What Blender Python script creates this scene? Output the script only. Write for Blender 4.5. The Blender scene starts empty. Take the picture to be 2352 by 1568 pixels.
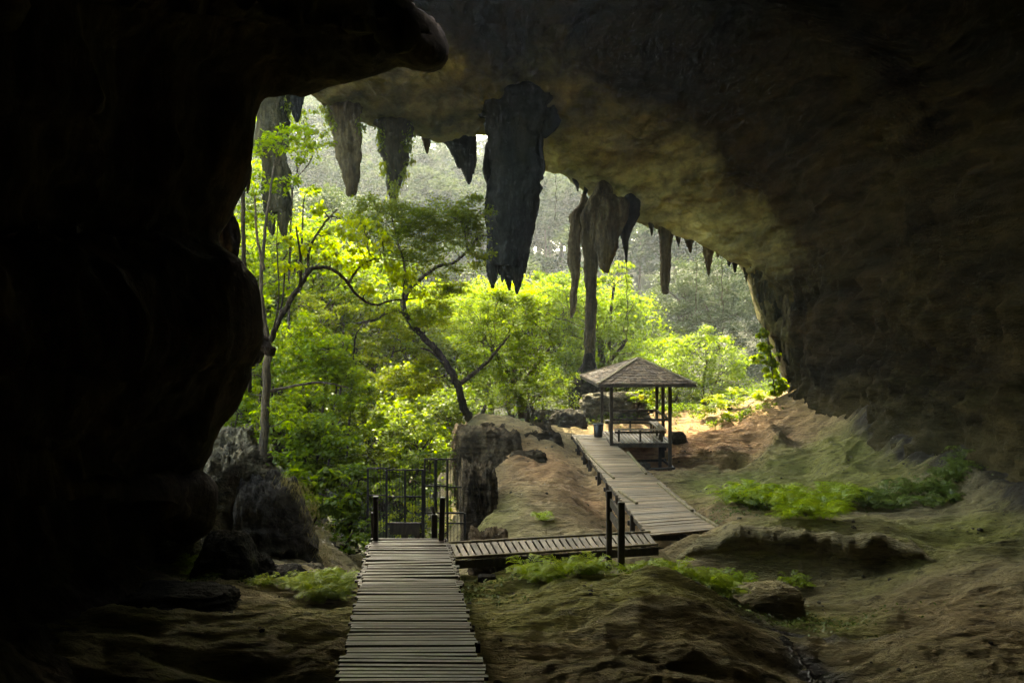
import bpy, math, random
import numpy as np
from mathutils import Vector, Matrix

random.seed(7)
SC = bpy.context.scene
COL = SC.collection
F = 1829.3            # focal length in units of a 2352 wide frame
CX, CY = 1176.0, 784.0

def P(px, py, d):
    """point seen at (px,py) of a 2352x1568 frame, d metres ahead of the camera"""
    return np.array([(px - CX) / F * d, d, (CY - py) / F * d])

# ------------------------------------------------------------------ noise
def _hash(ix, iy, iz, seed):
    n = (ix * 374761393 + iy * 668265263 + iz * 2147483647 + seed * 144665) & 0xFFFFFFFF
    n = ((n ^ (n >> 13)) * 1274126177) & 0xFFFFFFFF
    n = ((n ^ (n >> 16)) * 2246822519) & 0xFFFFFFFF
    return ((n ^ (n >> 15)) & 0xFFFFFF) / float(0xFFFFFF) * 2 - 1

def vnoise(p, seed=0):
    p = np.asarray(p, float)
    i = np.floor(p).astype(np.int64)
    f = p - i
    u = f * f * f * (f * (f * 6 - 15) + 10)
    r = 0
    for dx in (0, 1):
        wx = u[..., 0] if dx else 1 - u[..., 0]
        for dy in (0, 1):
            wy = u[..., 1] if dy else 1 - u[..., 1]
            for dz in (0, 1):
                wz = u[..., 2] if dz else 1 - u[..., 2]
                r = r + wx * wy * wz * _hash(i[..., 0] + dx, i[..., 1] + dy, i[..., 2] + dz, seed)
    return r

def fbm(p, octv=4, seed=0, ridged=False, gain=0.5):
    p = np.asarray(p, float)
    a, s, t = 1.0, 0, 0
    for k in range(octv):
        n = vnoise(p * (2.03 ** k) + 17.3 * k, seed + k * 31)
        if ridged:
            n = 1 - 2 * np.abs(n)
        s = s + a * n
        t += a
        a *= gain
    return s / t

def sstep(a, b, x):
    t = np.clip((x - a) / (b - a), 0, 1)
    return t * t * (3 - 2 * t)

# ------------------------------------------------------------------ mesh helpers
def mk(name, V, Fc, mat, parent=None, smooth=False, mats=None, midx=None):
    """V (n,3) array, Fc (m,3|4) array or list -> one linked mesh object"""
    me = bpy.data.meshes.new(name)
    V = np.asarray(V, np.float32)
    if isinstance(Fc, np.ndarray):
        m, k = Fc.shape
        me.vertices.add(len(V)); me.vertices.foreach_set('co', V.ravel())
        me.loops.add(m * k); me.loops.foreach_set('vertex_index', Fc.astype(np.int32).ravel())
        me.polygons.add(m)
        me.polygons.foreach_set('loop_start', np.arange(0, m * k, k, dtype=np.int32))
        me.polygons.foreach_set('loop_total', np.full(m, k, np.int32))
        me.update(calc_edges=True)
    else:
        me.from_pydata([tuple(map(float, v)) for v in V], [], [tuple(map(int, f)) for f in Fc])
        me.update()
    if smooth:
        me.polygons.foreach_set('use_smooth', np.ones(len(me.polygons), bool))
    if mat is not None:
        me.materials.append(mat)
    o = bpy.data.objects.new(name, me)
    COL.objects.link(o)
    if parent is not None:
        o.parent = parent
        o.matrix_parent_inverse = Matrix.Translation(-Vector(parent.location)) if parent.rotation_euler.z == 0 else parent.matrix_basis.inverted()
    return o

def tag(o, label=None, cat=None, group=None, kind=None):
    if label: o['label'] = label
    if cat: o['category'] = cat
    if group: o['group'] = group
    if kind: o['kind'] = kind
    return o

def thing(name, label, cat, loc=(0, 0, 0), group=None):
    o = bpy.data.objects.new(name, None)
    COL.objects.link(o)
    o.location = Vector([float(c) for c in loc])
    o.empty_display_size = 0.2
    return tag(o, label, cat, group)

def dup(root, loc, rotz=0.0, scale=1.0, label=None, group=None):
    r = root.copy(); COL.objects.link(r)
    r.location = Vector([float(c) for c in loc]); r.rotation_euler = (0, 0, rotz)
    r.scale = (scale,) * 3
    if label: r['label'] = label
    if group: r['group'] = group
    for ch in list(root.children):
        c = ch.copy(); COL.objects.link(c); c.parent = r
        for g in ch.children:
            e = g.copy(); COL.objects.link(e); e.parent = c
    return r

class MB:
    """collects boxes, beams and tubes into one mesh"""
    def __init__(s): s.V = []; s.F = []
    def add(s, V, Fc):
        n = len(s.V)
        s.V.extend([tuple(v) for v in V]); s.F.extend([tuple(i + n for i in f) for f in Fc])
    def box(s, c, ax, ay, az):
        """centre and three half-axis vectors; edges slightly chamfered"""
        c, ax, ay, az = [np.array(q, float) for q in (c, ax, ay, az)]
        la, lb, lc = [np.linalg.norm(q) for q in (ax, ay, az)]
        b = min(la, lb, lc) * 0.16
        V = []; idx = {}
        for sx in (-1, 1):
            for sy in (-1, 1):
                for sz in (-1, 1):
                    corner = c + sx * ax + sy * ay + sz * az
                    for k, (s0, a, l) in enumerate(((sx, ax, la), (sy, ay, lb), (sz, az, lc))):
                        off = np.zeros(3)
                        for kk, (s1, a1, l1) in enumerate(((sx, ax, la), (sy, ay, lb), (sz, az, lc))):
                            if kk != k:
                                off = off - s1 * a1 / l1 * b
                        idx[(sx, sy, sz, k)] = len(V); V.append(corner + off)
        Fc = []
        S = (-1, 1)
        def q(*l): Fc.append(tuple(idx[t] for t in l))
        for u in S:
            q((u, -1, -1, 0), (u, 1, -1, 0), (u, 1, 1, 0), (u, -1, 1, 0))
            q((-1, u, -1, 1), (1, u, -1, 1), (1, u, 1, 1), (-1, u, 1, 1))
            q((-1, -1, u, 2), (1, -1, u, 2), (1, 1, u, 2), (-1, 1, u, 2))
        for a in S:
            for e in S:
                q((a, e, -1, 0), (a, e, 1, 0), (a, e, 1, 1), (a, e, -1, 1))
                q((a, -1, e, 0), (a, 1, e, 0), (a, 1, e, 2), (a, -1, e, 2))
                q((-1, a, e, 1), (1, a, e, 1), (1, a, e, 2), (-1, a, e, 2))
        for t in [(x, y, z) for x in S for y in S for z in S]:
            q(t + (0,), t + (1,), t + (2,))
        # consistent outward winding
        out = []
        for f in Fc:
            p = [V[i] for i in f]
            n = np.cross(p[1] - p[0], p[2] - p[0])
            m = sum(p) / len(p) - c
            out.append(f if np.dot(n, m) > 0 else f[::-1])
        s.add(V, out)
    def beam(s, a, b, w, h, up=(0, 0, 1)):
        a, b, up = [np.array(q, float) for q in (a, b, up)]
        d = b - a; L = np.linalg.norm(d); d /= L
        if abs(np.dot(d, up)) > 0.95: up = np.array([0., 1., 0.])
        sx = np.cross(d, up); sx /= np.linalg.norm(sx)
        u = np.cross(sx, d)
        s.box((a + b) / 2, d * L / 2, sx * w / 2, u * h / 2)
    def tube(s, pts, rad, n=8, rnd=0.0, rng=None):
        V, Fc = tube(pts, rad, n, rnd, rng); s.add(V, Fc)
    def build(s, name, mat, parent=None, smooth=False):
        return mk(name, np.array(s.V), s.F, mat, parent, smooth)

def spline(pts, n):
    """Catmull-Rom through pts (k,c) -> (n,c), even in arc length of the first three columns"""
    pts = np.asarray(pts, float)
    k = len(pts)
    if k < 2: return np.repeat(pts, n, 0)
    q = np.vstack([2 * pts[0] - pts[1], pts, 2 * pts[-1] - pts[-2]])
    m = 24
    out = []
    for i in range(k - 1):
        p0, p1, p2, p3 = q[i:i + 4]
        t = np.linspace(0, 1, m, endpoint=(i == k - 2))[:, None]
        out.append(0.5 * (2 * p1 + (p2 - p0) * t + (2 * p0 - 5 * p1 + 4 * p2 - p3) * t ** 2 + (3 * p1 - p0 - 3 * p2 + p3) * t ** 3))
    o = np.vstack(out)
    s = np.r_[0, np.cumsum(np.linalg.norm(np.diff(o[:, :3], axis=0), axis=1) + 1e-9)]
    t = np.linspace(0, s[-1], n)
    return np.stack([np.interp(t, s, o[:, c]) for c in range(o.shape[1])], 1)

def tube(pts, rad, n=8, rnd=0.0, rng=None):
    pts = np.asarray(pts, float); m = len(pts)
    rad = np.broadcast_to(np.asarray(rad, float), (m,))
    T = np.gradient(pts, axis=0); T /= np.linalg.norm(T, axis=1)[:, None] + 1e-9
    ref = np.array([0.31, 0.89, 0.12]) if abs(T[0][1]) < 0.8 else np.array([1., 0, 0.1])
    V = []
    ang = np.linspace(0, 2 * np.pi, n, endpoint=False)
    for i in range(m):
        a = np.cross(T[i], ref); a /= np.linalg.norm(a) + 1e-9
        b = np.cross(T[i], a)
        r = rad[i] * (1 + (rng.uniform(-rnd, rnd, n) if rng is not None and rnd else 0))
        V.append(pts[i] + (np.cos(ang) * r)[:, None] * a + (np.sin(ang) * r)[:, None] * b)
    V = np.vstack(V)
    Fc = [(i * n + j, i * n + (j + 1) % n, (i + 1) * n + (j + 1) % n, (i + 1) * n + j) for i in range(m - 1) for j in range(n)]
    Fc += [tuple(range(n))[::-1], tuple((m - 1) * n + j for j in range(n))]
    return V, Fc

def grid_faces(r, c, wrap=False):
    i = np.arange(r - 1)[:, None]; j = np.arange(c if wrap else c - 1)[None, :]
    j2 = (j + 1) % c
    return np.stack([i * c + j, i * c + j2, (i + 1) * c + j2, (i + 1) * c + j], -1).reshape(-1, 4)

def grid_normals(G):
    du = np.gradient(G, axis=0); dv = np.gradient(G, axis=1)
    n = np.cross(du, dv)
    return n / (np.linalg.norm(n, axis=-1, keepdims=True) + 1e-9)

# ------------------------------------------------------------------ materials
def newmat(name):
    m = bpy.data.materials.new(name); m.use_nodes = True
    nt = m.node_tree; nt.nodes.clear()
    return m, nt, nt.nodes, nt.links

def ramp(N, stops, interp='LINEAR'):
    r = N.new('ShaderNodeValToRGB'); e = r.color_ramp.elements
    r.color_ramp.interpolation = interp
    while len(e) < len(stops): e.new(0.5)
    for el, (p, c) in zip(e, stops):
        el.position = p; el.color = (*c, 1)
    return r

def noise_node(N, L, vec, scale, detail=6, rough=0.6, dist=0.0):
    n = N.new('ShaderNodeTexNoise')
    n.inputs['Scale'].default_value = scale; n.inputs['Detail'].default_value = detail
    n.inputs['Roughness'].default_value = rough; n.inputs['Distortion'].default_value = dist
    if vec is not None: L.new(vec, n.inputs['Vector'])
    return n

def mapped(N, L, src, scale=(1, 1, 1), rot=(0, 0, 0)):
    m = N.new('ShaderNodeMapping'); m.inputs['Scale'].default_value = scale; m.inputs['Rotation'].default_value = rot
    L.new(src, m.inputs['Vector']); return m.outputs['Vector']

def mixc(N, L, fac, a, b, mode='MIX'):
    m = N.new('ShaderNodeMix'); m.data_type = 'RGBA'; m.blend_type = mode
    for s, v in ((m.inputs[0], fac), (m.inputs[6], a), (m.inputs[7], b)):
        if isinstance(v, (int, float)): s.default_value = v
        elif isinstance(v, tuple): s.default_value = (*v, 1)
        else: L.new(v, s)
    return m.outputs[2]

def math_n(N, L, op, a, b=None, clamp=False):
    m = N.new('ShaderNodeMath'); m.operation = op; m.use_clamp = clamp
    for s, v in zip(m.inputs, (a, b)):
        if v is None: continue
        if isinstance(v, (int, float)): s.default_value = v
        else: L.new(v, s)
    return m.outputs[0]

def rock_mat(name, c_dark, c_mid, c_light, streak=(1, 1, 1), rot=(0, 0, 0), scale=0.5, moss=None, moss_amt=0.0,
             rough=0.9, bump=0.6, spec=0.3, bscale=3.0, patch=None, inner_shade=None):
    m, nt, N, L = newmat(name)
    geo = N.new('ShaderNodeNewGeometry')
    pos = geo.outputs['Position']
    v1 = mapped(N, L, pos, streak, rot)
    n1 = noise_node(N, L, v1, scale, 8, 0.62, 0.5)
    n2 = noise_node(N, L, pos, scale * 6, 8, 0.65)
    n3 = noise_node(N, L, v1, scale * 4.3, 6, 0.7, 0.3)
    r1 = ramp(N, [(0.32, c_dark), (0.5, c_mid), (0.68, c_light)])
    L.new(n1.outputs['Fac'], r1.inputs[0])
    r2 = ramp(N, [(0.3, (0.45, 0.42, 0.38)), (0.55, (1, 1, 1)), (0.75, (1.35, 1.3, 1.2))])
    L.new(n2.outputs['Fac'], r2.inputs[0])
    col = mixc(N, L, 0.8, r1.outputs[0], r2.outputs[0], 'MULTIPLY')
    r3 = ramp(N, [(0.36, (0.18, 0.18, 0.17)), (0.52, (1, 1, 1)), (0.7, (1.3, 1.25, 1.15))])
    L.new(n3.outputs['Fac'], r3.inputs[0])
    col = mixc(N, L, 0.6, col, r3.outputs[0], 'MULTIPLY')
    if patch:
        npx = noise_node(N, L, pos, patch[1], 3, 0.5)
        rp = ramp(N, [(0.48, (0, 0, 0)), (0.62, (1, 1, 1))]); L.new(npx.outputs['Fac'], rp.inputs[0])
        col = mixc(N, L, rp.outputs[0], col, patch[0])
    if moss:
        nz = N.new('ShaderNodeSeparateXYZ'); L.new(geo.outputs['Normal'], nz.inputs[0])
        nm = noise_node(N, L, pos, scale * 1.7, 7, 0.65)
        f = math_n(N, L, 'ADD', math_n(N, L, 'MULTIPLY', nz.outputs['Z'], 0.35), nm.outputs['Fac'])
        f = math_n(N, L, 'ADD', f, moss_amt - 0.5)
        rm = ramp(N, [(0.42, (0, 0, 0)), (0.6, (1, 1, 1))]); L.new(f, rm.inputs[0])
        mcol = mixc(N, L, n2.outputs['Fac'], tuple(0.5 * c for c in moss), tuple(1.5 * c for c in moss))
        col = mixc(N, L, rm.outputs[0], col, mcol)
    if inner_shade:
        # shade painted into the rock: dark deeper in, pale at the mouth, ragged border
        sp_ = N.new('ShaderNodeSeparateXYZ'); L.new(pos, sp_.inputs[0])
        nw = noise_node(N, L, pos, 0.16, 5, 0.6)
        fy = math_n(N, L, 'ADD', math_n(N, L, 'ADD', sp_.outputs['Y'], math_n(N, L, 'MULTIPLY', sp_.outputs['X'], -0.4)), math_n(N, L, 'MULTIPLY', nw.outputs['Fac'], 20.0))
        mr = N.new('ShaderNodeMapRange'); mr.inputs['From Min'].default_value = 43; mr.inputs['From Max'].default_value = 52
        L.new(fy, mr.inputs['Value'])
        dk = mixc(N, L, 1.0, col, inner_shade, 'MULTIPLY')
        # earth and moss tone over the wall foot, lightening the painted shade there
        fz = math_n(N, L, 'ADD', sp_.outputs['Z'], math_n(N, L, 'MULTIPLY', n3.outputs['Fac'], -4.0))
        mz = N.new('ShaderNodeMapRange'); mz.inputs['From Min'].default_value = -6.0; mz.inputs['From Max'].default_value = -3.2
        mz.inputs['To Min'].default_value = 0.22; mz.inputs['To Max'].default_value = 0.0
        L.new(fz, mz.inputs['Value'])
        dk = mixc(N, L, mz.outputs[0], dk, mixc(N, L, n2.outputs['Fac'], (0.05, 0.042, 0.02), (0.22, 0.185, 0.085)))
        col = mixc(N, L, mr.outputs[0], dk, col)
    b = N.new('ShaderNodeBsdfPrincipled')
    L.new(col, b.inputs['Base Color'])
    b.inputs['Roughness'].default_value = rough
    b.inputs['Specular IOR Level'].default_value = spec
    nb = noise_node(N, L, v1, bscale, 10, 0.65, 0.4)
    nb2 = noise_node(N, L, pos, bscale * 5, 5, 0.6)
    h = math_n(N, L, 'ADD', nb.outputs['Fac'], math_n(N, L, 'MULTIPLY', nb2.outputs['Fac'], 0.3))
    bp = N.new('ShaderNodeBump'); bp.inputs['Strength'].default_value = bump; bp.inputs['Distance'].default_value = 0.25
    L.new(h, bp.inputs['Height']); L.new(bp.outputs[0], b.inputs['Normal'])
    o = N.new('ShaderNodeOutputMaterial'); L.new(b.outputs[0], o.inputs['Surface'])
    return m

def wood_mat(name, c0, c1, rough=0.7, axis_scale=(1, 1, 1), moss=0.0, mossc=(0.05, 0.06, 0.012), spec=0.3, bump=0.3):
    m, nt, N, L = newmat(name)
    geo = N.new('ShaderNodeNewGeometry')
    pos = geo.outputs['Position']
    v = mapped(N, L, pos, axis_scale)
    n1 = noise_node(N, L, v, 6, 8, 0.65, 0.6)
    n2 = noise_node(N, L, pos, 1.3, 5, 0.6)
    r = ramp(N, [(0.25, tuple(0.4 * c for c in c0)), (0.45, c0), (0.7, c1)])
    L.new(n1.outputs['Fac'], r.inputs[0])
    rr = ramp(N, [(0, (0.3, 0.29, 0.28)), (0.5, (0.8, 0.78, 0.74)), (1, (1.4, 1.36, 1.28))])
    L.new(geo.outputs['Random Per Island'], rr.inputs[0])
    col = mixc(N, L, 0.85, r.outputs[0], rr.outputs[0], 'MULTIPLY')
    rb = ramp(N, [(0.35, (0.35, 0.33, 0.3)), (0.6, (1.1, 1.1, 1.1))]); L.new(n2.outputs['Fac'], rb.inputs[0])
    col = mixc(N, L, 0.7, col, rb.outputs[0], 'MULTIPLY')
    if moss:
        nm = noise_node(N, L, pos, 2.4, 6, 0.7)
        rm = ramp(N, [(0.66 - moss * 0.3, (0, 0, 0)), (0.78 - moss * 0.3, (1, 1, 1))]); L.new(nm.outputs['Fac'], rm.inputs[0])
        col = mixc(N, L, rm.outputs[0], col, mossc)
    b = N.new('ShaderNodeBsdfPrincipled')
    L.new(col, b.inputs['Base Color'])
    rg = ramp(N, [(0.3, (rough * 0.7,) * 3), (0.7, (min(1, rough * 1.25),) * 3)]); L.new(n2.outputs['Fac'], rg.inputs[0])
    L.new(rg.outputs[0], b.inputs['Roughness'])
    b.inputs['Specular IOR Level'].default_value = spec
    bp = N.new('ShaderNodeBump'); bp.inputs['Strength'].default_value = bump; bp.inputs['Distance'].default_value = 0.02
    L.new(n1.outputs['Fac'], bp.inputs['Height']); L.new(bp.outputs[0], b.inputs['Normal'])
    o = N.new('ShaderNodeOutputMaterial'); L.new(b.outputs[0], o.inputs['Surface'])
    return m

def leaf_mat(name, c_dark, c_light, trans=0.5, tcol=None, gloss=0.035, nscale=0.6):
    """leaf: diffuse + translucent + a little gloss; hue varies per leaf and over the plant"""
    m, nt, N, L = newmat(name)
    geo = N.new('ShaderNodeNewGeometry')
    n1 = noise_node(N, L, geo.outputs['Position'], nscale, 3, 0.5)
    f = math_n(N, L, 'ADD', math_n(N, L, 'MULTIPLY', geo.outputs['Random Per Island'], 0.55), math_n(N, L, 'MULTIPLY', n1.outputs['Fac'], 0.9))
    f = math_n(N, L, 'SUBTRACT', f, 0.25, True)
    col = mixc(N, L, f, c_dark, c_light)
    tc = tcol or tuple(min(1, 1.6 * c) for c in c_light)
    tcd = tuple(0.45 * c for c in tc)
    tmix = mixc(N, L, f, tcd, tc)
    d = N.new('ShaderNodeBsdfDiffuse'); L.new(col, d.inputs['Color'])
    t = N.new('ShaderNodeBsdfTranslucent'); L.new(tmix, t.inputs['Color'])
    g = N.new('ShaderNodeBsdfGlossy'); g.inputs['Roughness'].default_value = 0.4; g.inputs['Color'].default_value = (0.8, 0.85, 0.8, 1)
    a = N.new('ShaderNodeMixShader'); a.inputs[0].default_value = trans
    L.new(d.outputs[0], a.inputs[1]); L.new(t.outputs[0], a.inputs[2])
    b = N.new('ShaderNodeMixShader'); b.inputs[0].default_value = gloss
    L.new(a.outputs[0], b.inputs[1]); L.new(g.outputs[0], b.inputs[2])
    o = N.new('ShaderNodeOutputMaterial'); L.new(b.outputs[0], o.inputs['Surface'])
    return m

def plain_mat(name, col, rough=0.6, metal=0.0, spec=0.4):
    m, nt, N, L = newmat(name)
    geo = N.new('ShaderNodeNewGeometry')
    n1 = noise_node(N, L, geo.outputs['Position'], 9, 6, 0.65)
    r = ramp(N, [(0.3, tuple(0.55 * c for c in col)), (0.7, tuple(min(1, 1.3 * c) for c in col))]); L.new(n1.outputs['Fac'], r.inputs[0])
    b = N.new('ShaderNodeBsdfPrincipled'); L.new(r.outputs[0], b.inputs['Base Color'])
    b.inputs['Roughness'].default_value = rough; b.inputs['Metallic'].default_value = metal
    b.inputs['Specular IOR Level'].default_value = spec
    o = N.new('ShaderNodeOutputMaterial'); L.new(b.outputs[0], o.inputs['Surface'])
    return m

M = {}
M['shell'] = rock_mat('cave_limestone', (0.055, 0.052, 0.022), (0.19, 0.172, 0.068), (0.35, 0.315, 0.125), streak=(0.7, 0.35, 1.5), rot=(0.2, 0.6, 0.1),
                      scale=0.28, moss=(0.165, 0.185, 0.036), moss_amt=0.16, inner_shade=(0.08, 0.058, 0.047), spec=0.06, bump=0.85, bscale=2.4)
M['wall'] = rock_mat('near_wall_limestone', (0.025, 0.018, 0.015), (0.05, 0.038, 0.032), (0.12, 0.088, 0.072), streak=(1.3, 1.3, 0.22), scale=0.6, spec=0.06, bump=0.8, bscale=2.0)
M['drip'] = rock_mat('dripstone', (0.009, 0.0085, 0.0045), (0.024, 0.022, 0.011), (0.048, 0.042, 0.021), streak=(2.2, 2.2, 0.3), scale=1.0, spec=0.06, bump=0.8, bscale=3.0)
M['drip_pale'] = rock_mat('pale_dripstone', (0.015, 0.012, 0.007), (0.05, 0.04, 0.02), (0.115, 0.092, 0.05), streak=(2.2, 2.2, 0.3), scale=0.9, spec=0.06, bump=0.8, bscale=3.0)
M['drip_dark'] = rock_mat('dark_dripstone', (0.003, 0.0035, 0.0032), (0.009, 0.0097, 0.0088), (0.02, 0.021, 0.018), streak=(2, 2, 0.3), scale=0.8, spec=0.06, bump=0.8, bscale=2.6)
M['boulder'] = rock_mat('grey_boulder', (0.022, 0.019, 0.011), (0.085, 0.073, 0.042), (0.2, 0.175, 0.105), streak=(1, 1, 1.4), scale=1.2, moss=(0.08, 0.09, 0.018), moss_amt=0.04, bump=1.0, bscale=4)
M['boulder_dark'] = rock_mat('dark_boulder', (0.01, 0.009, 0.007), (0.03, 0.026, 0.018), (0.075, 0.064, 0.042), scale=1.2, moss=(0.05, 0.055, 0.012), moss_amt=-0.06, bump=1.0, bscale=4)
M['ledge'] = rock_mat('ledge_rock', (0.018, 0.014, 0.009), (0.055, 0.04, 0.023), (0.13, 0.095, 0.055), streak=(0.6, 0.6, 2.2), scale=0.8, moss=(0.08, 0.07, 0.02), moss_amt=-0.05, spec=0.06, bump=1.0, bscale=3)
M['undercut'] = rock_mat('undercut_rock', (0.02, 0.015, 0.009), (0.06, 0.046, 0.025), (0.13, 0.1, 0.052), streak=(0.8, 0.8, 1.6), scale=0.9, moss=(0.15, 0.14, 0.035), moss_amt=0.02, spec=0.06, bump=1.0, bscale=3)
M['board'] = wood_mat('weathered_planks', (0.034, 0.024, 0.016), (0.122, 0.092, 0.064), rough=0.45, axis_scale=(0.25, 4, 4), spec=0.5)
M['board_warm'] = wood_mat('tan_planks', (0.13, 0.097, 0.057), (0.3, 0.235, 0.15), rough=0.62, axis_scale=(0.25, 4, 4), spec=0.4)
M['board_mid'] = wood_mat('pale_slats', (0.14, 0.115, 0.085), (0.32, 0.27, 0.2), rough=0.6, axis_scale=(3, 0.3, 3), spec=0.4)
M['beam'] = wood_mat('dark_timber', (0.03, 0.022, 0.015), (0.08, 0.06, 0.04), rough=0.7, axis_scale=(2, 2, 0.5))
M['kerb'] = wood_mat('mossy_rail', (0.12, 0.1, 0.05), (0.26, 0.2, 0.11), rough=0.7, moss=0.35)
M['roof'] = wood_mat('wooden_shingles', (0.1, 0.065, 0.04), (0.32, 0.23, 0.15), rough=0.75, axis_scale=(1, 1, 1), moss=0.2, mossc=(0.09, 0.1, 0.02))
M['metal'] = plain_mat('rusty_iron', (0.018, 0.016, 0.014), 0.65, 0.3)
M['plastic'] = plain_mat('black_plastic', (0.012, 0.012, 0.013), 0.4)
M['rim'] = plain_mat('grey_plastic_rim', (0.09, 0.09, 0.08), 0.45)
M['bark'] = rock_mat('bark', (0.014, 0.011, 0.007), (0.035, 0.027, 0.018), (0.075, 0.058, 0.038), streak=(3, 3, 0.5), scale=2, spec=0.06, bump=0.7, bscale=8)
M['bark_pale'] = rock_mat('pale_bark', (0.02, 0.014, 0.008), (0.055, 0.04, 0.022), (0.11, 0.08, 0.045), streak=(3, 3, 0.4), scale=2, bump=0.6, bscale=8)
M['leaf_yellow'] = leaf_mat('yellow_green_leaf', (0.055, 0.085, 0.003), (0.15, 0.185, 0.004), 0.6, (0.46, 0.53, 0.006), 0.015)
M['leaf_bright'] = leaf_mat('bright_green_leaf', (0.02, 0.044, 0.002), (0.085, 0.128, 0.004), 0.6, (0.25, 0.36, 0.004), 0.012)
M['leaf_mid'] = leaf_mat('mid_green_leaf', (0.015, 0.034, 0.002), (0.055, 0.085, 0.004), 0.54, (0.15, 0.24, 0.004), 0.012)
M['leaf_dark'] = leaf_mat('dark_olive_leaf', (0.016, 0.028, 0.002), (0.05, 0.07, 0.004), 0.55, (0.2, 0.26, 0.006), 0.01)
M['leaf_deep'] = leaf_mat('deep_green_leaf', (0.011, 0.024, 0.002), (0.038, 0.06, 0.004), 0.48, (0.11, 0.17, 0.005), 0.01)
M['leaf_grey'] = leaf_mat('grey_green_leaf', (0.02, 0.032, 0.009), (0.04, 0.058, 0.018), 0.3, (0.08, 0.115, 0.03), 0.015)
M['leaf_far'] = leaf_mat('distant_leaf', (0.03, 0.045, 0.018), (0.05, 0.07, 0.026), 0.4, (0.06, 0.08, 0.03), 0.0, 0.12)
M['leaf_shrub'] = leaf_mat('pale_green_leaf', (0.025, 0.055, 0.006), (0.08, 0.122, 0.012), 0.56, (0.23, 0.34, 0.01), 0.02)
M['fern'] = leaf_mat('fern_frond', (0.08, 0.13, 0.005), (0.26, 0.34, 0.008), 0.45, (0.5, 0.64, 0.008))
M['fern_dull'] = leaf_mat('dull_fern_frond', (0.04, 0.07, 0.012), (0.11, 0.15, 0.025), 0.4, (0.2, 0.27, 0.03))
M['flower'] = leaf_mat('yellow_petal', (0.6, 0.5, 0.02), (0.8, 0.68, 0.03), 0.4, (0.8, 0.7, 0.05))
M['litter'] = leaf_mat('dry_leaf', (0.12, 0.08, 0.04), (0.5, 0.4, 0.26), 0.1, (0.4, 0.3, 0.1), 0.05, 3)
M['straw'] = leaf_mat('dry_grass', (0.09, 0.075, 0.025), (0.24, 0.21, 0.07), 0.3, (0.3, 0.26, 0.08))

def water_mat():
    m, nt, N, L = newmat('seep_water')
    geo = N.new('ShaderNodeNewGeometry')
    n = noise_node(N, L, geo.outputs['Position'], 14, 4, 0.6)
    b = N.new('ShaderNodeBsdfPrincipled'); b.inputs['Base Color'].default_value = (0.02, 0.018, 0.014, 1)
    b.inputs['Roughness'].default_value = 0.22; b.inputs['Specular IOR Level'].default_value = 0.35
    bp = N.new('ShaderNodeBump'); bp.inputs['Strength'].default_value = 0.8; bp.inputs['Distance'].default_value = 0.05
    L.new(n.outputs['Fac'], bp.inputs['Height']); L.new(bp.outputs[0], b.inputs['Normal'])
    o = N.new('ShaderNodeOutputMaterial'); L.new(b.outputs[0], o.inputs['Surface'])
    return m
M['water'] = water_mat()

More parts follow.
